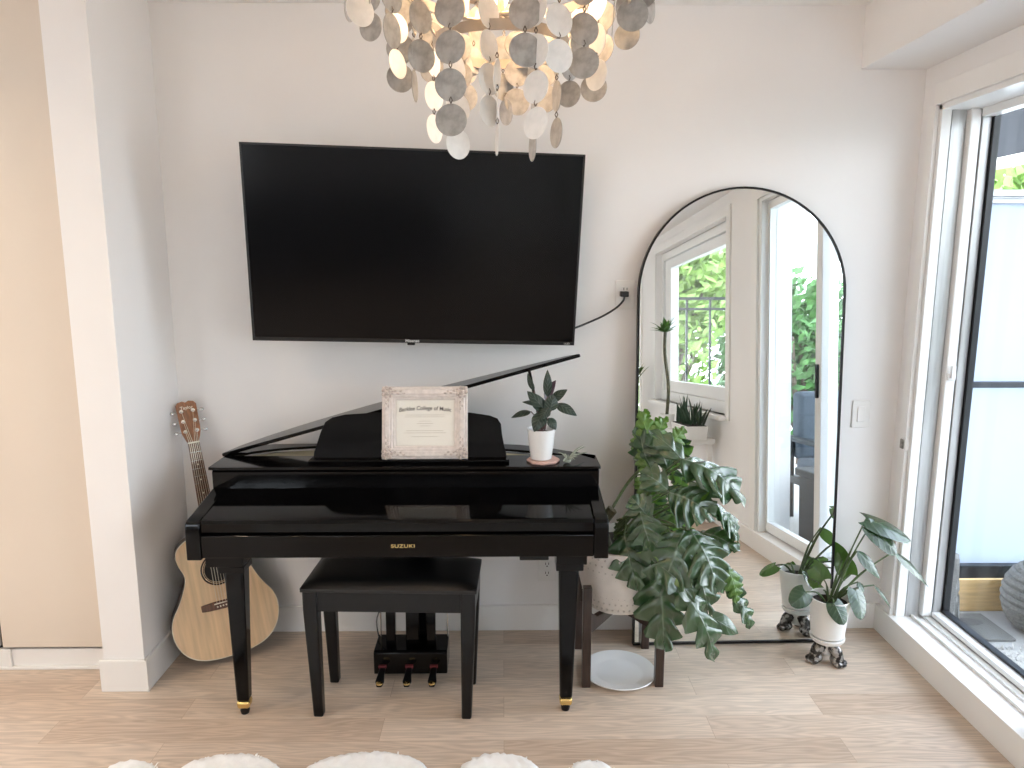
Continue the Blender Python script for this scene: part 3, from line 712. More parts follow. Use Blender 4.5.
for k in range(6): pg.lathe([(0, -.016), (.003, -.015), (.003, -.009)], (-.027+k*.0108, 0, BZ-.006), 8, 'y')
pg.build('bridge_pins', M['ivory'], b_)
gp = smoothpath([(.045, 0, .30), (.075, 0, .285), (.098, 0, .275), (.088, 0, .31), (.075, 0, .345), (.055, 0, .365)], 4)
MB().prism([(p.x, -.0013, p.z) for p in gp], (0, .0012, 0)).build('pickguard', M['tortoise'], gu)
NZ = .858
nk = MB(); 
vs = []; fs = []
for i, (z, w, dp) in enumerate(((.49, .029, .050), (.52, .028, .026), (.70, .025, .021), (NZ, .0215, .019))):
    for k in range(9):
        a = math.pi*k/8; vs.append((w*math.cos(a), .001+dp*math.sin(a), z))
for i in range(3):
    for k in range(8): fs.append((i*9+k, i*9+k+1, (i+1)*9+k+1, (i+1)*9+k))
    fs.append((i*9, (i+1)*9, (i+1)*9+8, i*9+8))
fs += [tuple(range(9)), tuple(range(27, 36))]
nk.add(vs, fs); neck = nk.build('neck', M['mahog'], gu)
fbz = MB().prism([(-.0285, .001, .392), (.0285, .001, .392), (.0215, .001, NZ), (-.0215, .001, NZ)], (0, -.007, 0)).build('fretboard', M['rosew'], gu, bevel=.001)
sl = NZ-BZ-.006
for k in range(1, 20):
    z = NZ-sl*(1-2**(-k/12)); w = .0215+(.0285-.0215)*(NZ-z)/(NZ-.392)
    MB().box(-w, w, -.0072, -.0058, z-.0009, z+.0009).build('fret', M['steel'], fbz)
for k in (3, 5, 7, 9, 12, 15):
    z = NZ-sl*(1-2**(-(k-.5)/12))
    MB().lathe([(0, -.0073), (.0035, -.0073), (.0035, -.0055)], (0, 0, z), 10, 'y').build('fret_marker', M['ivory'], fbz)
MB().box(-.0215, .0215, -.010, .004, NZ, NZ+.006).build('nut', M['ivory'], neck, bevel=.001)
hd = [(-.0215, NZ+.006), (-.030, NZ+.03), (-.036, NZ+.05), (-.0385, NZ+.16), (-.030, NZ+.172), (-.012, NZ+.176), (0, NZ+.170), (.012, NZ+.176), (.030, NZ+.172), (.0385, NZ+.16), (.036, NZ+.05), (.030, NZ+.03), (.0215, NZ+.006)]
hm = Matrix.Translation((0, .001, NZ)) @ Matrix.Rotation(R(-12), 4, 'X') @ Matrix.Translation((0, 0, -NZ))
head = MB().prism([(x, 0, z) for x, z in hd], (0, .015, 0)).build('headstock', M['mahog'], gu, bevel=.002, xf=hm)
text_into('brand_lettering', 'Taylor', .018, M['ivory'], head, hm @ Matrix.Translation((0, -.0006, NZ+.142)) @ UPR, extr=.0004, bold=.0003)
for sx in (-1, 1):
    for k in range(3):
        z = NZ+.05+.042*k; x = .0215*sx
        tm = MB().lathe([(0, -.014), (.0045, -.013), (.0045, -.002), (.008, -.002), (.008, 0)], (x, 0, z), 12, 'y')
        tm.tube([(.030*sx, .008, z), (.050*sx, .008, z)], .0025, 8)
        tm.ell((.055*sx, .008, z), (.009, .0045, .0075), 10, 8)
        tm.build('tuner', M['steel'], gu, xf=hm)
for k in range(6):
    x0 = -.027+k*.0108; x1 = -.0165+k*.0066
    sx = -1 if k < 3 else 1; kk = (k if k < 3 else 5-k)
    pe = hm @ Vector((.0215*sx, -.006, NZ+.05+.042*kk))
    MB().tube([(x0, -.0135, BZ+.006), (x1, -.010, NZ+.002), tuple(pe)], .0011 if k < 3 else .0008, 5).build('string', M['string'], gu)

# ------------------------------------------------------------------ MIRROR
mi = bpy.data.objects.new('floor_mirror', None); C.objects.link(mi)
tag(mi, 'tall arched floor mirror with a thin black frame leaning on the back wall', 'mirror')
mi.matrix_basis = Matrix.Translation((.973, -.140, .004)) @ Matrix.Rotation(R(1.3), 4, 'Z') @ Matrix.Rotation(R(-3.55), 4, 'X')
MW, MH = .853, 1.905
def arch(w, h, y, b=0, n=40):
    r_ = w/2; pts = [(-r_, y, b), (r_, y, b)]
    for k in range(n+1):
        a = math.pi*k/n; pts.append((r_*math.cos(a), y, (MH-MW/2)+r_*math.sin(a)))
    return pts
MB().prism(arch(MW-.006, 0, .004, .003), (0, .016, 0)).build('backing', M['iron'], mi)
MB().ring(arch(MW, 0, -.006), arch(MW-.016, 0, -.006, .010), (0, .026, 0)).build('frame', M['iron'], mi, bevel=.001)
MB().prism(arch(MW-.012, 0, 0, .006), (0, .004, 0)).build('mirror_glass', M['mirror'], mi, smooth=False)

# ------------------------------------------------------------------ CERTIFICATE
ce = bpy.data.objects.new('framed_certificate', None); C.objects.link(ce)
tag(ce, 'framed certificate in an ornate champagne frame propped on the piano music desk', 'picture frame')
cb = atY(425, 460, -.362)
ce.matrix_basis = Matrix.Translation((cb.x, -.360, zt+.0125)) @ Matrix.Rotation(R(.8), 4, 'Z') @ Matrix.Rotation(R(-12.5), 4, 'X')
CW, CH, FB = .320, .272, .049
def shift(mb, dz):
    mb.v = [v+Vector((0, 0, dz)) for v in mb.v]; return mb
cf = MB()
for o0, o1, y0, y1 in ((0, .012, -.012, .012), (.010, .030, -.022, .012), (.028, .040, -.016, .012), (.038, FB, -.009, .012)):
    w0, h0 = CW-2*o0, CH-2*o0; w1, h1 = CW-2*o1, CH-2*o1
    O = [(-w0/2, y0, CH/2-h0/2), (w0/2, y0, CH/2-h0/2), (w0/2, y0, CH/2+h0/2), (-w0/2, y0, CH/2+h0/2)]
    I = [(-w1/2, y0, CH/2-h1/2), (w1/2, y0, CH/2-h1/2), (w1/2, y0, CH/2+h1/2), (-w1/2, y0, CH/2+h1/2)]
    cf.ring(O, I, (0, y1-y0, 0))
frm = cf.build('frame_moulding', M['frame'], ce, bevel=.003)
for sx in (-1, 1):
    for sz in (0, 1):
        om = MB(); cx, cz = sx*(CW/2-.022), .022 if sz == 0 else CH-.022
        om.ell((cx, -.022, cz), (.012, .006, .012), 10, 6)
        for k in range(7):
            a = k/7*6.28; om.ell((cx+.017*math.cos(a), -.021, cz+.017*math.sin(a)), (.0075, .005, .0075), 8, 5)
        for k in range(1, 5):
            om.ell((cx-sx*(.017+.011*k), -.021, cz+(.004 if k % 2 else -.004)), (.007, .0045, .0055-.0005*k), 8, 5)
            om.ell((cx+(.004 if k % 2 else -.004), -.021, cz+(1 if sz == 0 else -1)*(.017+.011*k)), (.0055-.0005*k, .0045, .007), 8, 5)
        om.build('corner_ornament', M['frame2'], frm)
MB().box(-CW/2+.045, CW/2-.045, .000, .006, .045, CH-.045).build('mat_board', M['matb'], ce)
pw_, ph_ = CW-2*FB-.008, CH-2*FB-.006
pap = MB().box(-pw_/2, pw_/2, -.001, .001, CH/2-ph_/2, CH/2+ph_/2).build('certificate', M['paper'], ce, smooth=False)
text_into('heading', 'Berklee College of Music', .0215, M['ink'], pap, Matrix.Translation((0, -.0016, CH/2+.048)) @ UPR, extr=.0003, bend=.75, sx=.90, shear=.12, bold=.00025)
ln = MB()
for z, hw in ((.029, .070), (.022, .075), (.006, .022), (-.003, .030), (-.012, .018), (-.030, .070), (-.038, .078), (-.052, .050)):
    x = -hw
    while x < hw:
        L_ = rnd.uniform(.004, .012); ln.box(x, min(hw, x+L_), -.0012, -.0009, CH/2+z-.0008, CH/2+z+.0008); x += L_+.0025
ln.build('small_print', M['inkg'], pap, smooth=False)
MB().box(-CW/2+.046, CW/2-.046, -.0045, -.0025, .046, CH-.046).build('glazing', M['pglass'], ce, smooth=False)
MB().box(-CW/2+.01, CW/2-.01, .006, .012, .01, CH-.01).build('backing_board', M['bezel'], ce)

# ------------------------------------------------------------------ CALATHEA on the piano
co = tag(MB().lathe([(0, 0), (.060, 0), (.063, .003), (.063, .008), (.060, .011), (0, .011)], (.150, -.352, zt), 8).build('coaster', M['marble'], bevel=.0015, ang=20),
         'pink stone coaster under the white plant pot on the piano', 'coaster')
ca_ = thing('potted_calathea', 'dark-leaved plant in a white pot on the right end of the piano', 'potted plant', (.142, -.352, zt+.0115))
MB().lathe([(0, 0), (.036, 0), (.040, .003), (.0525, .112), (.0535, .116), (.050, .116), (.047, .108), (.036, .010), (0, .010)], (0, 0, 0), 36).build('pot', M['ceramic'], ca_)
MB().lathe([(0, .104), (.03, .103), (.0465, .098)], (0, 0, 0), 24).build('soil', M['soil'], ca_)
fol = MB(); st = MB()
root = Vector((.142, -.352, zt+.11))
cal = [ # base px, tip px, width m, depth of base/tip, normal
    ((531,411.5),(511,418),.036,-.36,-.37,(.1,-.5,1)), ((543,412),(534,432),.058,-.38,-.40,(-.3,-1,.4)),
    ((546,412),(527,391),.050,-.37,-.37,(-.3,-.8,.7)), ((547.5,397),(547.5,369.5),.034,-.35,-.34,(0,-1,.1)),
    ((534,391),(527.5,373),.024,-.33,-.32,(-.6,-.8,.2)), ((551,401),(567.5,389.5),.042,-.36,-.36,(.1,-.6,.8)),
    ((556,404),(577,416),.054,-.36,-.38,(.3,-.6,.8)), ((550,411),(553,394),.052,-.39,-.37,(.2,-1,.3)),
    ((549,418),(556,430),.036,-.38,-.39,(.3,-1,.2)), ((540,405),(522,402),.036,-.33,-.31,(0,-.4,1)),
    ((545,400),(556,380),.040,-.32,-.29,(.2,.6,.6)), ((548,408),(541,420),.040,-.39,-.41,(-.2,-1,.3)),]
for k, (b0, t0, w, yb, yt, nn) in enumerate(cal):
    B = atY(*b0, yb); T = atY(*t0, yt)
    leaf(fol, B, T, w, nn, curl=.10, prof='ovate', fold=.12, seed=k, nu=12)
    rk = root+Vector((rnd.uniform(-.015, .015), rnd.uniform(-.015, .015), -.01))
    st.tube(smoothpath([rk, rk*.45+B*.55+Vector((0, .0, .012)), B], 4), .0022, 6)
fol.build('foliage', M['cala'], ca_, world=True)
st.build('stems', M['rstem'], ca_, world=True)
# air plant
ai = thing('air_plant', 'small silvery air plant lying at the right end of the piano top', 'plant', (.248, -.375, zt))
ap_ = MB(); c0 = Vector((.240, -.378, zt+.012))
for k in range(17):
    a = rnd.uniform(0, 6.28); el = rnd.uniform(.1, 1.2); Ln = rnd.uniform(.045, .095)
    dr = Vector((math.cos(a)*math.cos(el)+.25, math.sin(a)*math.cos(el), math.sin(el)*.8)); 
    e_ = c0+dr*Ln; e_.z = max(e_.z-.008*rnd.random(), zt+.004)
    ap_.tube(smoothpath([c0, c0+dr*Ln*.5+Vector((0, 0, .006)), e_], 4), [.0036, .0034, .0032, .003, .0026, .0022, .0017, .0011, .0004], 5)
ap_.build('leaves', M['tilland'], ai, world=True)
MB().ell((.238, -.378, zt+.011), (.016, .011, .010), 12, 8).build('bulb', M['tilland'], ai, world=True)

# ------------------------------------------------------------------ PLANT STAND + PLATE
SX, SY = .455, -.302
sd_ = thing('plant_stand', 'dark walnut four-legged plant stand beside the piano', 'plant stand', (SX, SY, 0))
for sx in (-1, 1):
    for sy in (-1, 1):
        cx, cy = sx*.140, sy*.140
        l = MB().box(cx-.0165, cx+.0165, cy-.0165, cy+.0165, 0, .405); l.build('leg', M['walnut'], sd_, bevel=.003)
for an, zz in ((45, 0), (-45, .0)):
    m_ = Matrix.Rotation(R(an), 4, 'Z'); L_ = .185
    MB().prism([(-L_, -.011, .215), (-L_*.2, -.011, .243), (L_*.2, -.011, .243), (L_, -.011, .215), (L_, -.011, .298), (L_*.8, -.011, .272), (-L_*.8, -.011, .272), (-L_, -.011, .298)], (0, .022, 0)).build('crossbar', M['walnut'], sd_, bevel=.002, xf=m_)
pl = MB().lathe([(0, .004), (.080, .004), (.090, 0), (.095, .003), (.143, .017), (.145, .019), (.143, .0215), (.098, .009), (.088, .0065), (0, .0065)], (0, 0, 0), 48)
plo = tag(pl.build('plate', M['ceramic']), 'round white ceramic plate on the floor under the plant stand', 'plate'); plo.location = (.455, -.362, 0)

# ------------------------------------------------------------------ BIG PHILODENDRON
ph = thing('potted_philodendron', 'large split-leaf plant in a textured white pot on the dark stand', 'potted plant', (SX, SY, .274))
pr_ = [(0, 0), (.105, 0), (.122, .006), (.136, .03), (.158, .12), (.170, .24), (.173, .262), (.165, .264), (.160, .24), (.120, .02), (0, .02)]
pot = MB().lathe(pr_, (0, 0, 0), 48).build('pot', M['potrel'], ph)
nb = MB()
for j in range(9):
    z = .028+j*.026; rr = .136+(.170-.136)*min(1, (z-.03)/.2)
    for k in range(40):
        a = 2*math.pi*(k+.5*(j % 2))/40
        nb.ell((rr*math.cos(a), rr*math.sin(a), z), (.0046, .0046, .0046), 6, 4)
nb.build('relief_dots', M['potdot'], pot)
MB().lathe([(0, .235), (.08, .238), (.159, .232)], (0, 0, 0), 24).build('soil', M['soil'], ph)
tk_ = MB()
tk_.tube(smoothpath([(SX-.05, SY-.02, .50), (SX-.07, SY-.04, .56), (SX-.075, SY-.05, .62), (SX-.04, SY-.06, .68)]), [.026]*7+[.024]*6+[.02]*6, 10)
tk_.build('trunk', M['trunk'], ph, world=True)
fo = MB(); stp = MB()
PH = [ # base px, tip px, width, y base, y tip, normal, lobes, depth
    ((681,458),(740,497),.215,-.40,-.46,(.5,-.55,.75),7,.55), ((684,462),(652,432),.10,-.40,-.34,(-.4,-.6,.8),5,.5),
    ((669,492),(708,512),.20,-.46,-.52,(.2,-.75,.65),7,.5), ((668,490),(645,474),.13,-.46,-.42,(-.2,-.7,.7),5,.5),
    ((684,530),(664,583),.235,-.50,-.58,(-.25,-.95,.35),7,.5), ((690,530),(716,585),.19,-.50,-.60,(.3,-.9,.4),7,.5),
    ((708,499),(738,540),.15,-.42,-.48,(.8,-.5,.5),6,.5), ((700,532),(736,548),.13,-.44,-.50,(.4,-.7,.6),6,.5),
    ((624,534),(636,585),.155,-.42,-.50,(-.2,-.95,.3),6,.45), ((660,562),(664,643),.215,-.46,-.50,(-.2,-1,.05),7,.42),
    ((652,560),(692,598),.12,-.54,-.60,(.3,-.8,.6),5,.45), ((684,590),(714,658),.135,-.58,-.60,(.3,-.9,.4),6,.6),
    ((695,565),(708,610),.13,-.48,-.52,(.1,-1,.1),6,.45), ((728,566),(738,606),.10,-.36,-.38,(.3,-.9,.2),5,.5),
    ((735,595),(750,626),.09,-.40,-.42,(.4,-.8,.4),5,.6), ((712,618),(738,634),.06,-.50,-.50,(.1,-1,.5),0,0),
    ((650,520),(634,500),.12,-.46,-.44,(-.3,-.8,.6),6,.5), ((640,512),(650,545),.14,-.48,-.54,(-.3,-.9,.4),6,.5),
    ((668,470),(655,436),.13,-.34,-.27,(-.3,-.4,.9),6,.5), 
    ((652,470),(640,432),.14,-.30,-.24,(-.4,.2,.9),6,.5), 
    ((690,500),(720,480),.15,-.34,-.28,(.4,-.1,.9),6,.5), ((680,545),(700,575),.16,-.42,-.40,(.3,-.8,.3),6,.5),
    
    ((665,545),(650,600),.15,-.36,-.34,(-.3,-.9,.1),6,.45), ((705,545),(725,590),.14,-.40,-.42,(.6,-.7,.2),6,.5),
    
]
r0 = Vector((SX-.015, SY-.06, .64))
for k, (b0, t0, w, yb, yt, nn, lb, dp) in enumerate(PH):
    B = atY(*b0, yb); T = atY(*t0, yt)
    leaf(fo, B, T, w*1.15, nn, curl=.12, prof='lobed', lobes=max(0, lb-2), depth=min(.84, dp*1.55), sweep=.95, fold=.12, seed=k, wave=.05)
    if k % 2 and k > 8: continue
    mid = (r0+B)/2+Vector((.02*rnd.random(), -.02*rnd.random(), .03*rnd.random()))
    stp.tube(smoothpath([r0-Vector((.02*rnd.random(), .01, .08*rnd.random())), mid, B], 5), [.0048]*6+[.0038]*5, 6)
stp.tube(smoothpath([(SX-.07, SY-.05, .62), atY(617, 500, -.30), atY(632, 478, -.26), atY(660, 452, -.26)], 6), .006, 8)
yg = MB()
for k, (b0, t0, w, yb, yt, nn) in enumerate([((652,448),(640,412),.10,-.26,-.22,(-.2,-.9,.4)), ((655,440),(662,420),.09,-.25,-.22,(.2,-.9,.4)), ((640,455),(637,425),.07,-.24,-.21,(-.3,-.9,.3)),
        ((650,475),(640,448),.09,-.30,-.26,(-.4,-.8,.5)), ((648,495),(637,478),.08,-.34,-.30,(-.3,-.8,.5)), ((670,445),(684,428),.09,-.26,-.22,(.3,-.8,.5)), ((729,570),(737,603),.085,-.41,-.43,(.2,-.95,.1)), ((690,480),(700,462),.07,-.33,-.30,(.2,-.8,.5))]):
    leaf(yg, atY(*b0, yb), atY(*t0, yt), w, nn, curl=.08, prof='lobed', lobes=4, depth=.55, sweep=.6, fold=.1, seed=90+k, wave=.04)
yo = yg.build('backlit_foliage', M['backlit'], ph, world=True); yo['label'] = 'leaves with window backlight painted in bright green'
fo.build('foliage', M['philo'], ph, world=True)
stp.build('petioles', M['stem'], ph, world=True)

# ------------------------------------------------------------------ SMALL FOOTED PLANT
SPX, SPY = 1.318, -.268
sp_ = thing('footed_planter', 'small arrow-leaf plant in a white footed pot in front of the mirror edge', 'potted plant', (SPX, SPY, 0))
MB().lathe([(0, .096), (.035, .098), (.052, .104), (.064, .116), (.0785, .270), (.0795, .276), (.075, .276), (.072, .262), (.059, .12), (0, .118)], (0, 0, 0), 40).build('pot', M['ceramic2'], sp_)
MB().lathe([(0, .086), (.058, .088), (.066, .098), (.068, .108), (.062, .110), (.056, .100), (0, .098)], (0, 0, 0), 32).build('saucer', M['ceramic2'], sp_)
MB().lathe([(0, .256), (.04, .255), (.0715, .251)], (0, 0, 0), 24).build('soil', M['soil'], sp_)
bs = MB().lathe([(0, .03), (.024, .032), (.020, .05), (.030, .075), (.036, .087), (0, .087)], (0, 0, 0), 24).build('pedestal', M['ceramic2'], sp_)
def mottle():
    m, n, b = nt('mottled_claw'); L = n.links.new
    tc = n.nodes.new('ShaderNodeTexCoord'); no = n.nodes.new('ShaderNodeTexNoise'); no.inputs['Scale'].default_value = 55; no.inputs['Detail'].default_value = 3
    L(tc.outputs['Object'], no.inputs['Vector']); r = n.nodes.new('ShaderNodeValToRGB')
    r.color_ramp.elements[0].position = .47; r.color_ramp.elements[1].position = .56
    r.color_ramp.elements[0].color = (.035, .03, .028, 1); r.color_ramp.elements[1].color = (.34, .32, .30, 1)
    L(no.outputs['Fac'], r.inputs[0]); L(r.outputs[0], b.inputs['Base Color']); b.inputs['Roughness'].default_value = .25; b.inputs['Metallic'].default_value = .45; return m
M['claw'] = mottle()
for k, a in enumerate((R(195), R(305), R(70))):
    ft = MB(); d_ = Vector((math.cos(a), math.sin(a), 0)); s_ = Vector((-d_.y, d_.x, 0))
    ft.tube(smoothpath([d_*.006+Vector((0, 0, .072)), d_*.030+Vector((0, 0, .066)), d_*.048+Vector((0, 0, .046)), d_*.055+Vector((0, 0, .020))]), [.020]*6+[.024]*6+[.022]*7, 12)
    for t_ in (-1, 0, 1): ft.ell(d_*(.066 if t_ else .073)+s_*.016*t_+Vector((0, 0, .0125)), (.017, .014, .0125), 10, 6)
    ft.ell(d_*.048+Vector((0, 0, .022)), (.028, .028, .022), 12, 8)
    ft.build('claw_foot', M['claw'], sp_)
fo = MB(); stp = MB(); r0 = Vector((SPX-.005, SPY, .25))
SP = [((866,519),(911,541),.115,-.20,-.26,(.3,-.45,.85),'heart'), ((870,526),(897,555),.09,-.23,-.28,(.2,-.8,.55),'heart'),
      ((893,552),(929,588),.055,-.24,-.22,(.7,-.6,.5),'lance'), ((857,551),(880,579),.055,-.26,-.29,(.4,-.85,.4),'ovate'),
      ((856,590),(861,620),.085,-.30,-.36,(.3,-.9,.3),'heart'), ((834,603),(844,625),.075,-.34,-.38,(0,-.9,.5),'heart'),
      ((806,592),(791,606),.085,-.27,-.29,(-.3,-.9,.4),'heart'), ((858,582),(864,592),.035,-.26,-.28,(.4,-.8,.4),'ovate'),
      ((874,585),(891,609),.018,-.25,-.27,(.4,-.8,.4),'lance'),
      ((842,560),(822,540),.10,-.10,-.06,(-.2,.75,.6),'heart'), ((850,575),(838,552),.09,-.14,-.09,(.1,.8,.6),'heart'), ((824,580),(808,560),.085,-.15,-.10,(-.3,.8,.5),'heart'),
      ((822,590),(808,578),.07,-.17,-.14,(-.3,.6,.7),'heart')]
for k, (b0, t0, w, yb, yt, nn, pf) in enumerate(SP):
    B = atY(*b0, yb); T = atY(*t0, yt)
    leaf(fo, B, T, w, nn, curl=.06, prof=pf, fold=.14, seed=k, nu=14)
    mid = (r0+B)/2+Vector((0, -.005, .02)); 
    stp.tube(smoothpath([r0+Vector((rnd.uniform(-.02, .02), rnd.uniform(-.02, .02), -.02)), mid, B], 5), [.0045]*6+[.003]*5, 6)
fo.build('foliage', M['alo'], sp_, world=True)
stp.build('petioles', M['stem'], sp_, world=True)

# ------------------------------------------------------------------ FUR RUG at the bottom edge
rg = MB()
cen = [(-1.175, -.992, .11, .105), (-.866, -.963, .11, .165), (-.435, -.957, .11, .195), (-.015, -.970, .11, .132), (.275, -1.007, .11, .085)]
cols = 150; rows = 44; x0, x1, yb_ = -1.34, .44, -2.05
def edge_y(x):
    best = -1.03
    for cx, cy, r_, a_ in cen:
        q = 1-((x-cx)/a_)**2
        if q > 0: best = max(best, cy+r_*math.sqrt(q))
    return best
rr_ = random.Random(3); vs = []; fs = []
for i in range(cols+1):
    x = x0+(x1-x0)*i/cols; ye = edge_y(x)
    for j in range(rows+1):
        u = (j/rows); y = ye+(yb_-ye)*u**1.5
        ed = min(1, min(u*12, (1-u)*12, i/6, (cols-i)/6))
        z = .004+.030*math.sqrt(max(0, ed))+(.010*rr_.random()*(1 if ed > .1 else 0))
        vs.append((x+rr_.uniform(-.004, .004), y+rr_.uniform(-.005, .005), z))
for i in range(cols):
    for j in range(rows): fs.append((i*(rows+1)+j, i*(rows+1)+j+1, (i+1)*(rows+1)+j+1, (i+1)*(rows+1)+j))
rg.add(vs, fs)
for _ in range(5200):
    x = rr_.uniform(x0+.01, x1-.01); ye = edge_y(x); y = ye-.002-abs(rr_.gauss(0, .22)); 
    if y < yb_: continue
    a = rr_.uniform(0, 6.28); L_ = rr_.uniform(.012, .028); b0 = Vector((x, y, .018 if ye-y > .02 else .006)); d_ = Vector((math.cos(a)*.8, math.sin(a)*.8, .55))*L_; w_ = Vector((-math.sin(a), math.cos(a), 0))*.0035
    rg.add([b0-w_, b0+w_, b0+d_*.7+w_*.7+Vector((0, 0, .006)), b0+d_, b0+d_*.7-w_*.7+Vector((0, 0, .006))], [(0, 1, 2, 3, 4)])
rug = rg.build('fur_rug', M['shag'], smooth=True, ang=180)
tag(rug, 'fluffy white rug with a scalloped edge on the oak floor in front', 'rug')

# ------------------------------------------------------------------ CHANDELIER
CX, CY = -.004, -1.27
ch = thing('chandelier', 'tiered chandelier of round shell discs hanging from the ceiling', 'chandelier', (CX, CY, 2.12))
def band(r, z, h): return MB().ring([(CX+r*math.cos(a), CY+r*math.sin(a), z) for a in [2*math.pi*k/48 for k in range(48)]], [(CX+(r-.003)*math.cos(a), CY+(r-.003)*math.sin(a), z) for a in [2*math.pi*k/48 for k in range(48)]], (0, 0, h))
TI = [(.325, 2.335), (.232, 2.205), (.152, 2.072)]
for r_, z_ in TI: band(r_, z_, .022).build('ring_band', M['band'], ch, world=True)
sp2 = MB()
for k in range(4):
    a = k*math.pi/2+.4
    for (ra, za), (rb, zb) in zip(TI, TI[1:]): sp2.tube([(CX+ra*math.cos(a), CY+ra*math.sin(a), za+.01), (CX+rb*math.cos(a), CY+rb*math.sin(a), zb+.012)], .003, 6)
    sp2.tube([(CX+.325*math.cos(a), CY+.325*math.sin(a), 2.345), (CX, CY, 2.40)], .004, 6)
sp2.tube([(CX, CY, 2.13), (CX, CY, ZC-.02)], .008, 10)
sp2.build('spokes', M['band'], ch, world=True)
MB().lathe([(0, 0), (.06, 0), (.065, -.012), (.02, -.03), (0, -.03)], (CX, CY, ZC), 32).build('canopy', M['band'], ch, world=True)
for k in range(5):
    a = k*2*math.pi/5+.3; x, y = CX+.09*math.cos(a), CY+.09*math.sin(a)
    cn = MB().tube([(CX, CY, 2.15), (CX+.05*math.cos(a), CY+.05*math.sin(a), 2.14), (x, y, 2.15)], .005, 6).lathe([(.012, 0), (.014, .04)], (x, y, 2.15), 12).build('lamp_holder', M['band'], ch, world=True)
    MB().lathe([(.008, 0), (.017, .02), (.018, .035), (.010, .055), (0, .068)], (x, y, 2.19), 14).build('bulb', M['bulb'], cn, world=True)
dm = MB().lathe([(0, -.0007), (.0315, -.0007), (.0318, 0), (.0315, .0007), (0, .0007)], (0, 0, 0), 28, 'y')
links = MB(); discs = []
rc = random.Random(11)
def strand(az, r_, ztop, n, zs=None, yaw0=0):
    x, y = CX+r_*math.cos(az), CY+r_*math.sin(az)
    zz = ztop-.042
    for k in range(n):
        yaw = az+math.pi/2+yaw0+rc.gauss(0, .55)
        discs.append((x+rc.gauss(0, .002), y+rc.gauss(0, .002), zz, yaw, rc.gauss(0, .04), 0))
        links.tube([(x, y, zz+.0445), (x+.003, y, zz+.038), (x, y, zz+.0315)], .0012, 5)
        links.tube([(x, y, zz+.0445), (x-.003, y, zz+.038), (x, y, zz+.0315)], .0012, 5)
        zz -= .077
def azx(px, r_, front=True):
    """azimuth on the ring whose strand shows at this x in the photograph"""
    lo, hi = (math.pi, 2*math.pi) if front else (math.pi, 0)
    for _ in range(40):
        m_ = (lo+hi)/2; P_ = Vector((CX+r_*math.cos(m_), CY+r_*math.sin(m_), 2.05)); v = P_-CAM
        X = 512+FPX*v.dot(rt)/v.dot(fw)
        if X < px: lo = m_
        else: hi = m_
    return lo
# strands: (x seen in the photograph, heights seen, ring, front?, turn of the discs)
ST = [(450,(10,47,85,120),1,1,.1), (457,(108,144),2,1,.75), (431,(62,96,129),2,1,1.15), (421,(17,56),1,1,.65), (432,(36,69),1,0,.4), (489,(12,46,79,111),2,1,.85), (497,(75,107,140),2,1,1.5),
 (504,(16,49),1,0,.35), (503,(87,),2,0,.5), (506,(112,),2,0,1.0), (525,(12,50),1,1,.1), (517,(45,73,102),2,0,.3), (536,(51,87,123),1,1,.75), (533,(114,146),2,1,1.45), (546,(46,73,99),2,0,.5),
 (559,(20,56),1,1,.45), (557,(60,96,133),2,1,1.4), (569,(40,67,94),1,0,.5), (584,(29,63),1,1,.2), (597,(5,40,75),1,1,1.0), (594,(30,59,88),1,0,.4), (602,(17,49),1,0,.75), (613,(-18,18),0,1,1.5), (632,(15,),0,1,.15), (626,(8,36),0,0,.5),
 (361,(10,),0,1,.6), (372,(-2,27),0,0,.35), (392,(-5,31),0,1,1.1), (403,(20,50),1,0,.5), (396,(28,64),1,1,.95), (400,(48,78),1,0,.3), (414,(20,54,86),1,1,1.5), (461,(48,77),2,0,.3), (466,(70,97),2,0,.5), (474,(60,),2,0,.9), (402,(2,),0,0,.4), (643,(-8,),0,1,.8), (580,(20,45),1,0,.6), (480,(20,40),1,0,.4), (440,(25,50),1,0,.7)]
def column(px, ys, ring, front, turn):
    r_, zt_ = TI[ring]; az = azx(px, r_, front); x, y = CX+r_*math.cos(az), CY+r_*math.sin(az)
    zs = [atY(px, q, y).z for q in ys]
    sgn = -1 if px > 503 else 1
    z = zs[0]+.077
    while z < zt_-.03: zs.insert(0, z); z += .077
    for k, zz in enumerate(zs):
        yaw = sgn*turn*(-1 if rc.random() < .5 and turn < .7 else 1)+rc.gauss(0, .12)
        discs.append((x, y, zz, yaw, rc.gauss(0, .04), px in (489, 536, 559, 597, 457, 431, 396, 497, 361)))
        links.tube([(x, y, zz+.0445), (x+.003, y, zz+.038), (x, y, zz+.0315)], .0012, 5)
        links.tube([(x, y, zz+.0445), (x-.003, y, zz+.038), (x, y, zz+.0315)], .0012, 5)
for st_ in ST: column(*st_)
for k in range(14):       # the outer tier nearest the room, above the picture edge
    az = math.pi*(1.08+.84*k/13); strand(az, TI[0][0], TI[0][1], 3)
def vis(d_):
    v = Vector(d_[:3])-CAM; w_ = v.dot(fw); py = 384-FPX*v.dot(upv)/w_
    return (0 if py > -12 else 1, w_)
discs.sort(key=vis)
dproto = {}; inv = ch.matrix_basis.inverted()
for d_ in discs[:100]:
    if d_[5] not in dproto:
        o = dproto[d_[5]] = dm.build('shell_disc', M['lit_shell' if d_[5] else 'shell'], ch)
        if d_[5]: o['label'] = 'shell disc with door light painted in as white'
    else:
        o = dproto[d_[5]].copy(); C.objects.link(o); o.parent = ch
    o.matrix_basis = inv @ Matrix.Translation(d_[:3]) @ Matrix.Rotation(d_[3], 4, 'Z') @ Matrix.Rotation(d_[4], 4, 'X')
rest = MB()
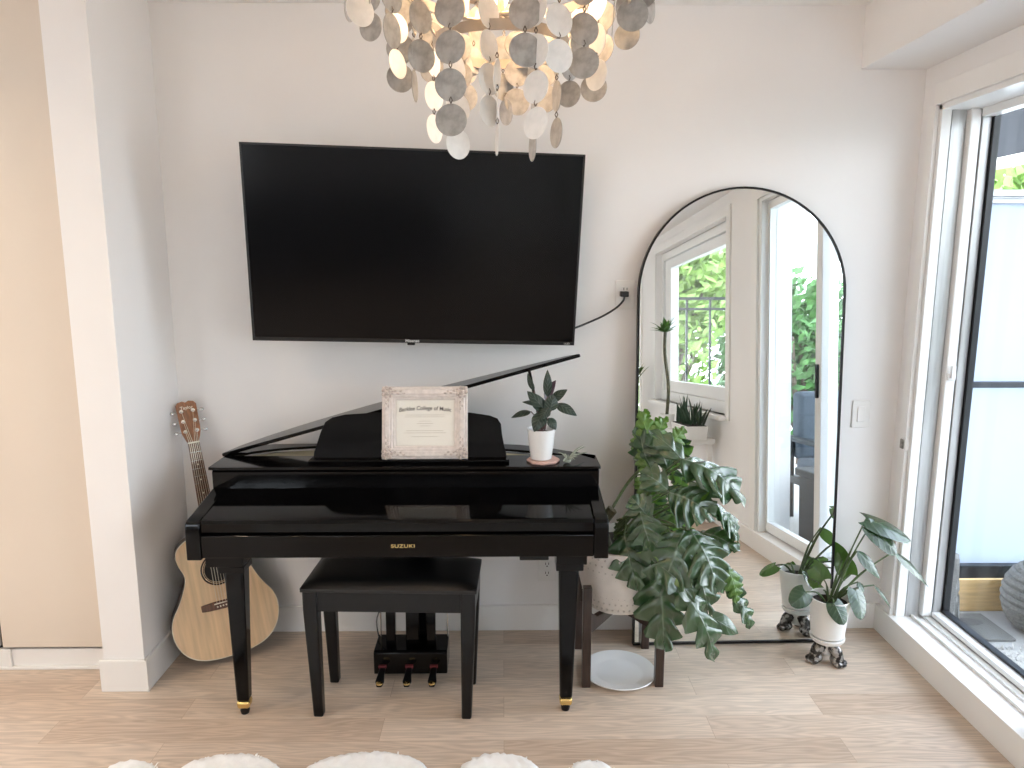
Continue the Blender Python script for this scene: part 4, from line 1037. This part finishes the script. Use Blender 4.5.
for d_ in discs[100:]:
    m_ = Matrix.Translation(d_[:3]) @ Matrix.Rotation(d_[3], 4, 'Z')
    o0 = len(rest.v); rest.v += [m_ @ v for v in dm.v]; rest.f += [tuple(i+o0 for i in f) for f in dm.f]
if rest.v:
    o = rest.build('shell_strands', M['shell'], ch, world=True); o['kind'] = 'stuff'
links.build('wire_links', M['wire'], ch, world=True)['kind'] = 'stuff'

# ------------------------------------------------------------------ BALCONY
struct('trim_4', MB().box(1.885, 3.5, -6.6, 3.2, -.10, -.002), M['deck'], 'pale balcony floor outside the glass door', 'floor', smooth=False)
struct('trim_5', MB().box(1.885, 2.9, -6.6, .6, 2.50, 2.66), M['ceil'], 'pale underside of the balcony above', 'ceiling', smooth=False)
bl_ = thing('outdoor_blind', 'rolled navy fabric blind with a cream hem outside the balcony door', 'blind', (2.45, .4, 2.1))
MB().box(2.42, 2.45, -.15, 1.8, 2.112, 2.36).build('blind_fabric', M['navy'], bl_, world=True)
MB().box(2.415, 2.455, -.15, 1.8, 2.062, 2.112).build('hem_bar', M['cream'], bl_, bevel=.003, world=True)
SYY = .30
ps = thing('privacy_screen', 'frosted glass privacy screen with grey rails at the balcony end', 'screen', (2.75, SYY, 0))
MB().box(1.89, 3.48, SYY-.02, SYY+.02, 1.866, 1.885).box(1.89, 3.48, SYY-.025, SYY+.025, 1.895, 1.925).box(1.89, 3.48, SYY-.015, SYY+.015, 1.885, 1.895).build('top_rail', M['railm'], ps, bevel=.003, world=True)
MB().box(1.89, 3.48, SYY-.025, SYY+.0, 1.035, 1.062).build('middle_rail', M['raild'], ps, bevel=.003, world=True)
MB().box(1.89, 3.48, SYY-.03, SYY+.02, .10, .168).box(2.0, 2.22, SYY-.03, SYY+.02, .06, .095).build('bottom_rail', M['raild'], ps, bevel=.003, world=True)
for x in (1.91, 3.45): MB().box(x-.02, x+.02, SYY-.02, SYY+.02, 0, 1.90).build('post', M['railm'], ps, bevel=.003, world=True)
MB().box(1.925, 3.43, SYY+.002, SYY+.010, .15, 1.866).build('frosted_panel', M['frost'], ps, world=True, smooth=False)
pbx = thing('wooden_planter', 'low pine planter box on the balcony below the frosted screen', 'planter', (2.4, .2, 0))
MB().box(2.04, 2.78, .142, .160, 0, .155).build('front_board', M['pine'], pbx, bevel=.002, world=True)
MB().box(2.04, 2.78, .232, .250, 0, .115).box(2.04, 2.058, .16, .232, 0, .115).box(2.762, 2.78, .16, .232, 0, .115).box(2.058, 2.762, .16, .232, 0, .02).build('box_boards', M['pine'], pbx, bevel=.002, world=True)
MB().box(2.058, 2.762, .16, .232, .02, .112).build('soil', M['soil'], pbx, world=True)
po = MB()
for k in range(13):
    th0 = math.pi*(k+.5)/13; z = .145-.145*math.cos(th0); r_ = .150*math.sin(th0)**.7
    n2 = 44
    po.tube([(2.385+r_*math.cos(2*math.pi*i/n2), .0-.036+r_*math.sin(2*math.pi*i/n2), max(.017, z)) for i in range(n2+1)], .0205, 8, cap=False)
po.ell((2.385, -.036, .145), (.142, .142, .135), 24, 14)
pof = po.build('knitted_pouf', M['knit']); tag(pof, 'round grey knitted pouf on the balcony floor', 'pouf')
tag(MB().box(1.96, 2.20, -.135, .10, -.001, .012).build('stone_paver', M['tile'], bevel=.003), 'grey stone paver with a darker oval mark just outside the door', 'paver')
ov = MB().lathe([(0, 0), (.055, 0), (.055, .0006), (0, .0006)], (0, 0, 0), 28)
# darker oval on the paver
pvo = bpy.data.objects['stone_paver']
ov.v = [Vector((v.x*1.25+2.085, v.y*.6+.02, v.z+.0122)) for v in ov.v]
ov.build('oval_mark', mat('dark_stone', (.055, .053, .05), .6, var=.15, scale=30), pvo)
r2 = MB(); rr_ = random.Random(5); vs = []; fs = []
for i in range(31):
    for j in range(31):
        x = 2.0+.85*i/30; y = -.22-.95*j/30
        if i == 0: x += rr_.uniform(-.02, .02)
        if j == 0: y += rr_.uniform(-.02, .02)
        vs.append((x, y, .0+(.02 if 0 < i < 30 and 0 < j < 30 else 0)+.01*rr_.random()*(0 < i < 30)))
for i in range(30):
    for j in range(30): fs.append((i*31+j, i*31+j+1, (i+1)*31+j+1, (i+1)*31+j))
r2.add(vs, fs)
for _ in range(3000):
    x = rr_.uniform(1.99, 2.85); y = -.212-abs(rr_.gauss(0, .35)); 
    if y < -1.15: continue
    a = rr_.uniform(0, 6.28); L_ = rr_.uniform(.02, .04); b0 = Vector((x, y, .012)); d_ = Vector((math.cos(a)*.7, math.sin(a)*.7, .6))*L_; w_ = Vector((-math.sin(a), math.cos(a), 0))*.004
    r2.add([b0-w_, b0+w_, b0+d_*.7+w_*.7, b0+d_, b0+d_*.7-w_*.7], [(0, 1, 2, 3, 4)])
tag(r2.build('shag_rug', M['shag2'], ang=180), 'cream shaggy rug on the balcony floor', 'rug')
tw = MB(); vs = []; fs = []
for i in range(25):
    for j in range(13):
        v = j/12; a = i/24
        vs.append((1.965+.075*a*(1-.55*v)+.010*math.sin(a*16), -.03+.06*a+.014*math.cos(a*16+v*2), .005+.33*v))
for i in range(24):
    for j in range(12): fs.append((i*13+j, i*13+j+1, (i+1)*13+j+1, (i+1)*13+j))
tw.add(vs, fs)
tag(tw.build('woven_throw', M['throw'], solid=.012), 'pale grey fringed throw hanging just outside the door frame', 'throw')

# balcony pieces that only the mirror shows
rl = thing('balcony_railing', 'grey balcony railing with slim posts seen in the mirror', 'railing', (2.75, -6.2, 0))
MB().box(2.0, 3.5, -6.22, -6.18, 1.92, 1.955).build('top_rail', M['raild'], rl, world=True)
MB().box(2.0, 3.5, -6.215, -6.185, 1.79, 1.82).build('middle_rail', M['raild'], rl, world=True)
for x in (2.02, 2.3, 2.6, 2.9, 3.2, 3.48): MB().box(x-.012, x+.012, -6.212, -6.188, 0, 1.92).build('post', M['raild'], rl, world=True)
um = thing('garden_parasol', 'closed grey garden parasol standing on the balcony, seen in the mirror', 'parasol', (2.75, -1.5, 0))
MB().tube([(2.75, -1.5, .03), (2.75, -1.5, 2.3)], .02, 10).build('pole', M['raild'], um, world=True)
cp = MB(); vs = []; fs = []
for j in range(16):
    v = j/15; z = 2.2-1.35*v; r_ = .03+.17*math.sin(min(1, v*1.15)*math.pi*.62)
    for k in range(32):
        a = 2*math.pi*k/32; rr2 = r_*(1+.16*math.cos(8*a)); vs.append((2.75+rr2*math.cos(a), -1.5+rr2*math.sin(a), z))
for j in range(15):
    for k in range(32): fs.append((j*32+k, j*32+(k+1) % 32, (j+1)*32+(k+1) % 32, (j+1)*32+k))
cp.add(vs, fs); cp.build('canopy', M['slate'], um, world=True)
MB().lathe([(0, 0), (.22, 0), (.22, .04), (.05, .07), (0, .07)], (2.75, -1.5, 0), 24).build('base', M['dbox'], um, world=True)
ac = thing('outdoor_armchair', 'grey cushioned outdoor armchair on the balcony, seen in the mirror', 'armchair', (2.55, -2.2, 0))
for x in (2.3, 2.84):
    for y in (-2.5, -1.9): MB().tube([(x, y, 0), (x, y, .60)], .018, 8).build('leg', M['dbox'], ac, world=True)
MB().box(2.28, 2.86, -2.52, -1.88, .26, .32).build('seat_frame', M['dbox'], ac, bevel=.01, world=True)
MB().box(2.31, 2.83, -2.46, -1.92, .32, .46).build('seat_cushion', M['wicker'], ac, bevel=.035, seg=3, world=True)
MB().box(2.32, 2.82, -2.56, -2.42, .44, .95).build('back_cushion', M['wicker'], ac, bevel=.035, seg=3, world=True)
for x in (2.29, 2.85): MB().box(x-.03, x+.03, -2.52, -1.88, .58, .62).build('armrest', M['dbox'], ac, bevel=.008, world=True)
sb = thing('storage_box', 'dark storage box with a lid on the balcony, seen in the mirror', 'box', (2.25, -1.55, 0))
MB().box(2.02, 2.45, -1.78, -1.38, 0, .44).build('body', M['dbox'], sb, bevel=.01, world=True)
MB().box(2.00, 2.47, -1.80, -1.36, .44, .49).build('lid', M['dbox'], sb, bevel=.008, world=True)

# ------------------------------------------------------------------ ROOM PLANTS that the mirror shows
cn_ = thing('console_table', 'low white console under the far window, seen in the mirror', 'table', (1.47, -3.1, 0))
MB().box(1.30, 1.64, -3.95, -2.30, .58, .62).build('tabletop', M['trim'], cn_, bevel=.004, world=True)
for y in (-3.9, -2.35):
    for x in (1.33, 1.61): MB().box(x-.02, x+.02, y-.02, y+.02, 0, .58).build('leg', M['trim'], cn_, bevel=.003, world=True)
MB().box(1.32, 1.62, -3.92, -2.33, .16, .19).build('shelf', M['trim'], cn_, bevel=.003, world=True)
def tray(name, label, x, y, z, w, l, h, nl, lh, seed):
    t = thing(name, label, 'potted plant', (x, y, z)); r_ = random.Random(seed)
    MB().frus((0, 0, 0), w/2*.9, l/2*.94, (0, 0, h), w/2, l/2).build('planter_box', M['ceramic2'], t, bevel=.006)
    MB().box(-w/2+.01, w/2-.01, -l/2+.01, l/2-.01, h-.01, h+.004).build('soil', M['soil'], t)
    fl = MB()
    for k in range(nl):
        b = Vector((r_.uniform(-w/2+.03, w/2-.03), r_.uniform(-l/2+.03, l/2-.03), h)); a = r_.uniform(0, 6.28)
        leaf(fl, b, b+Vector((r_.gauss(0, .03), r_.gauss(0, .03), lh*r_.uniform(.6, 1.1))), .038, (math.cos(a), math.sin(a), .1), curl=.03, prof='spear', fold=.2, seed=k)
    fl.build('foliage', M['snake'], t)
tray('snake_plant', 'upright snake plants in a long white planter, seen in the mirror', 1.48, -2.42, .62, .16, .40, .10, 30, .20, 4)
tp = thing('tall_plant', 'tall bare-stemmed plant with a leafy crown, seen at the left of the mirror', 'potted plant', (1.50, -3.10, .62))
MB().lathe([(0, 0), (.05, 0), (.065, .12), (.06, .12), (.056, .1), (0, .1)], (0, 0, 0), 24).build('pot', M['ceramic2'], tp)
MB().tube(smoothpath([(0, 0, .1), (.01, .01, .35), (-.01, -.03, .62), (.0, -.06, .80)]), .014, 8).build('stem', M['trunk'], tp)
fl = MB()
for k in range(22):
    a = k*2.4; el = rnd.uniform(.1, 1.1); L_ = rnd.uniform(.10, .17); b = Vector((0, -.06, .80))
    d_ = Vector((math.cos(a)*math.cos(el), math.sin(a)*math.cos(el), math.sin(el)))
    leaf(fl, b, b+d_*L_, .04, (d_.x*-.5, d_.y*-.5, 1), curl=.08, prof='lance', seed=k)
fl.build('foliage', M['green'], tp)
bp = thing('leafy_plant', 'dark leafy plant on a stool at the left edge of the mirror view', 'potted plant', (1.38, -4.22, .62))
MB().lathe([(0, 0), (.10, 0), (.13, .22), (.12, .22), (.11, .2), (0, .2)], (0, 0, 0), 24).build('pot', M['ceramic2'], bp)
fl = MB()
for k in range(26):
    a = k*2.4; el = rnd.uniform(.6, 1.4); L_ = rnd.uniform(.22, .36); b = Vector((0, 0, .2)); d_ = Vector((math.cos(a)*math.cos(el), math.sin(a)*math.cos(el), math.sin(el)))
    leaf(fl, b+d_*.08, b+d_*L_+Vector((0, 0, .12)), .08, (-d_.x*.5, -d_.y*.5, 1), curl=.08, prof='ovate', seed=k)
fl.build('foliage', M['green'], bp)
so = thing('plant_stool', 'small white stool under the dark leafy plant', 'stool', (1.38, -4.22, 0))
MB().lathe([(0, .59), (.15, .59), (.155, .605), (.15, .62), (0, .62)], (0, 0, 0), 28).build('seat', M['trim'], so)
for k in range(3):
    a = k*2.094; MB().tube([(.14*math.cos(a), .14*math.sin(a), 0), (.10*math.cos(a), .10*math.sin(a), .59)], .014, 8).build('leg', M['trim'], so)
sofa = thing('grey_sofa', 'long pale grey sofa at the far end of the room behind the camera', 'sofa', (-1.2, -5.9, 0))
MB().box(-2.4, 0, -6.4, -5.5, .12, .42).build('seat', M['wicker'], sofa, bevel=.05, world=True)
MB().box(-2.4, 0, -6.6, -6.35, .12, .85).build('backrest', M['wicker'], sofa, bevel=.05, world=True)
for x in (-2.45, .0): MB().box(x-.1, x+.1, -6.5, -5.5, .12, .60).build('armrest', M['wicker'], sofa, bevel=.05, world=True)
for x in (-2.4, -.05):
    for y in (-6.5, -5.55): MB().box(x-.025, x+.025, y-.025, y+.025, 0, .13).build('leg', M['walnut'], sofa, world=True)

# ------------------------------------------------------------------ OUTSIDE TREES
struct('ground', MB().box(-30, 60, -60, 40, -6.2, -6), M['ground'], 'pale ground far below the balcony', 'ground', smooth=False)
def tree(x, y, h, r_, n, m, label, seed):
    q = random.Random(seed)
    t = thing('leafy_tree', label, 'tree', (x, y, -6), group='trees beyond the balcony')
    tr = MB().tube(smoothpath([(0, 0, 0), (.1, .1, h*.4), (0, .2, h*.8)]), [.25]*4+[.2]*4+[.1]*5, 10)
    for k in range(6):
        a = k*1.05; tr.tube(smoothpath([(0, .1, h*.45+.3*k), (r_*.4*math.cos(a), r_*.4*math.sin(a), h*.62+.25*k), (r_*.75*math.cos(a), r_*.75*math.sin(a), h*.75+.2*k)], 3), .06, 6)
    tr.build('trunk', M['bark'], t)
    cr = MB(); blobs = [(q.uniform(-.5, .5)*r_, q.uniform(-.5, .5)*r_, h*.72+q.uniform(-.3, .3)*h*.55, q.uniform(.45, .7)*r_) for _ in range(9)]
    for _ in range(n):
        bx, by, bz, br_ = q.choice(blobs); d_ = Vector((q.gauss(0, 1), q.gauss(0, 1), q.gauss(0, 1))).normalized()*br_*q.uniform(.6, 1.05)
        c_ = Vector((bx, by, bz))+d_; nn = Vector((q.gauss(0, 1), q.gauss(0, 1), q.gauss(.6, 1))).normalized(); u_ = nn.orthogonal().normalized()*q.uniform(.10, .20); v_ = nn.cross(u_)*.6
        cr.add([c_-u_, c_+v_*.9, c_+u_, c_-v_*.9], [(0, 1, 2, 3)])
    cr.build('crown', m, t, smooth=False)
tree(9.5, 7.5, 9.8, 2.6, 5000, M['tree'], 'bright green tree showing above the frosted screen', 1)
tree(15.5, 13.5, 9.6, 3.0, 5000, M['tree'], 'second green tree showing beyond the frosted screen, further right', 2)
tree(4.0, -13.0, 11.6, 2.0, 6000, M['tree'], 'pale green tree filling the window view in the mirror', 3)
tree(7.9, -14.5, 9.6, 2.2, 5000, M['tree2'], 'darker green tree right of the window view in the mirror', 4)
tree(11.5, -6.5, 8.4, 2.2, 4000, M['tree2'], 'dark green tree opposite the balcony, beyond its long side', 5)

# ------------------------------------------------------------------ LIGHT
def downlight(x, y, lab, e):
    t = thing('ceiling_light', lab, 'ceiling light', (x, y, ZC), group='recessed ceiling lights')
    MB().lathe([(.055, -.001), (.075, -.001), (.075, -.006), (.055, -.008), (.055, -.001)], (0, 0, 0), 28, cap=False).build('trim_ring', M['plastic'], t)
    MB().lathe([(0, -.002), (.055, -.002), (.055, -.004), (0, -.004)], (0, 0, 0), 24).build('diffuser', M['lampd'], t)
    l = bpy.data.lights.new('downlight', 'AREA'); l.shape = 'DISK'; l.size = .11; l.energy = e; l.color = (1, .78, .55); l.spread = R(150)
    o = bpy.data.objects.new('downlight', l); C.objects.link(o); o.parent = t; o.location = (0, 0, -.012)
KE = 6.0
downlight(-2.3, -1.5, 'recessed warm ceiling light over the kitchen, in front of the closet', KE*1.5)
downlight(-2.6, -3.2, 'recessed warm ceiling light over the kitchen, behind the camera at left', KE*1.5)
downlight(-.6, -4.0, 'warm ceiling light added as fill behind the camera, middle of the room', KE)  # unseen lamp added to fill the room with warm light
for k, (x, y, z) in enumerate(((0, 0, 2.30),)):
    l = bpy.data.lights.new('chandelier_glow', 'POINT'); l.energy = 10; l.color = (1, .66, .38); l.shadow_soft_size = .05
    o = bpy.data.objects.new('chandelier_glow', l); C.objects.link(o); o.location = (CX, CY, 2.26)
def portal(y0, y1, z0, z1):
    l = bpy.data.lights.new('window_portal', 'AREA'); l.shape = 'RECTANGLE'; l.size = y1-y0; l.size_y = z1-z0
    l.cycles.is_portal = True
    o = bpy.data.objects.new('window_portal', l); C.objects.link(o); o.location = (1.90, (y0+y1)/2, (z0+z1)/2)
    o.rotation_euler = (Vector((-1, 0, 0))).to_track_quat('-Z', 'Y').to_euler(); 
    o.rotation_euler = Matrix(((0, 0, 1), (1, 0, 0), (0, 1, 0))).to_euler()
l = bpy.data.lights.new('window_portal', 'AREA'); l.shape = 'RECTANGLE'; l.size = RX1-RX0; l.size_y = RZ1-RZ0; l.cycles.is_portal = True
o = bpy.data.objects.new('window_portal', l); C.objects.link(o); o.location = ((RX0+RX1)/2, YB-.1, (RZ0+RZ1)/2); o.rotation_euler = (R(90), 0, R(0))
portal(DY0, DY1, DZ0, DZ1); portal(WY0, WY1, WZ0, WZ1); portal(VY0, VY1, .3, WZ1)

w = bpy.data.worlds.new('sky'); bpy.context.scene.world = w; w.use_nodes = True; n = w.node_tree; bg = n.nodes['Background']
tc = n.nodes.new('ShaderNodeTexCoord'); sp = n.nodes.new('ShaderNodeSeparateXYZ'); rp = n.nodes.new('ShaderNodeValToRGB')
n.links.new(tc.outputs['Generated'], sp.inputs[0]); n.links.new(sp.outputs[2], rp.inputs[0]); n.links.new(rp.outputs[0], bg.inputs[0])
rp.color_ramp.elements[0].position = .0; rp.color_ramp.elements[0].color = (.90, .935, 1, 1)
rp.color_ramp.elements[1].position = .8; rp.color_ramp.elements[1].color = (.72, .82, 1, 1)
bg.inputs[1].default_value = 8.0
try: w.cycles.sampling_method = 'AUTOMATIC'
except Exception: pass

# ------------------------------------------------------------------ CAMERA
cam = bpy.data.cameras.new('camera'); co_ = bpy.data.objects.new('camera', cam); C.objects.link(co_)
cam.sensor_fit = 'HORIZONTAL'; cam.sensor_width = 36; cam.lens = 36*FPX/1024; cam.clip_start = .05; cam.clip_end = 200
mt = Matrix((rt, upv, -fw)).transposed().to_4x4(); mt.translation = CAM; co_.matrix_world = mt
s = bpy.context.scene; s.camera = co_
s.view_settings.view_transform = 'Standard'; s.view_settings.look = 'None'; s.view_settings.gamma = 1; s.view_settings.use_curve_mapping = False
s.view_settings.exposure = 0.3
s.cycles.use_denoising = True
s.cycles.max_bounces = 14; s.cycles.diffuse_bounces = 8; s.cycles.glossy_bounces = 6; s.cycles.transparent_max_bounces = 16
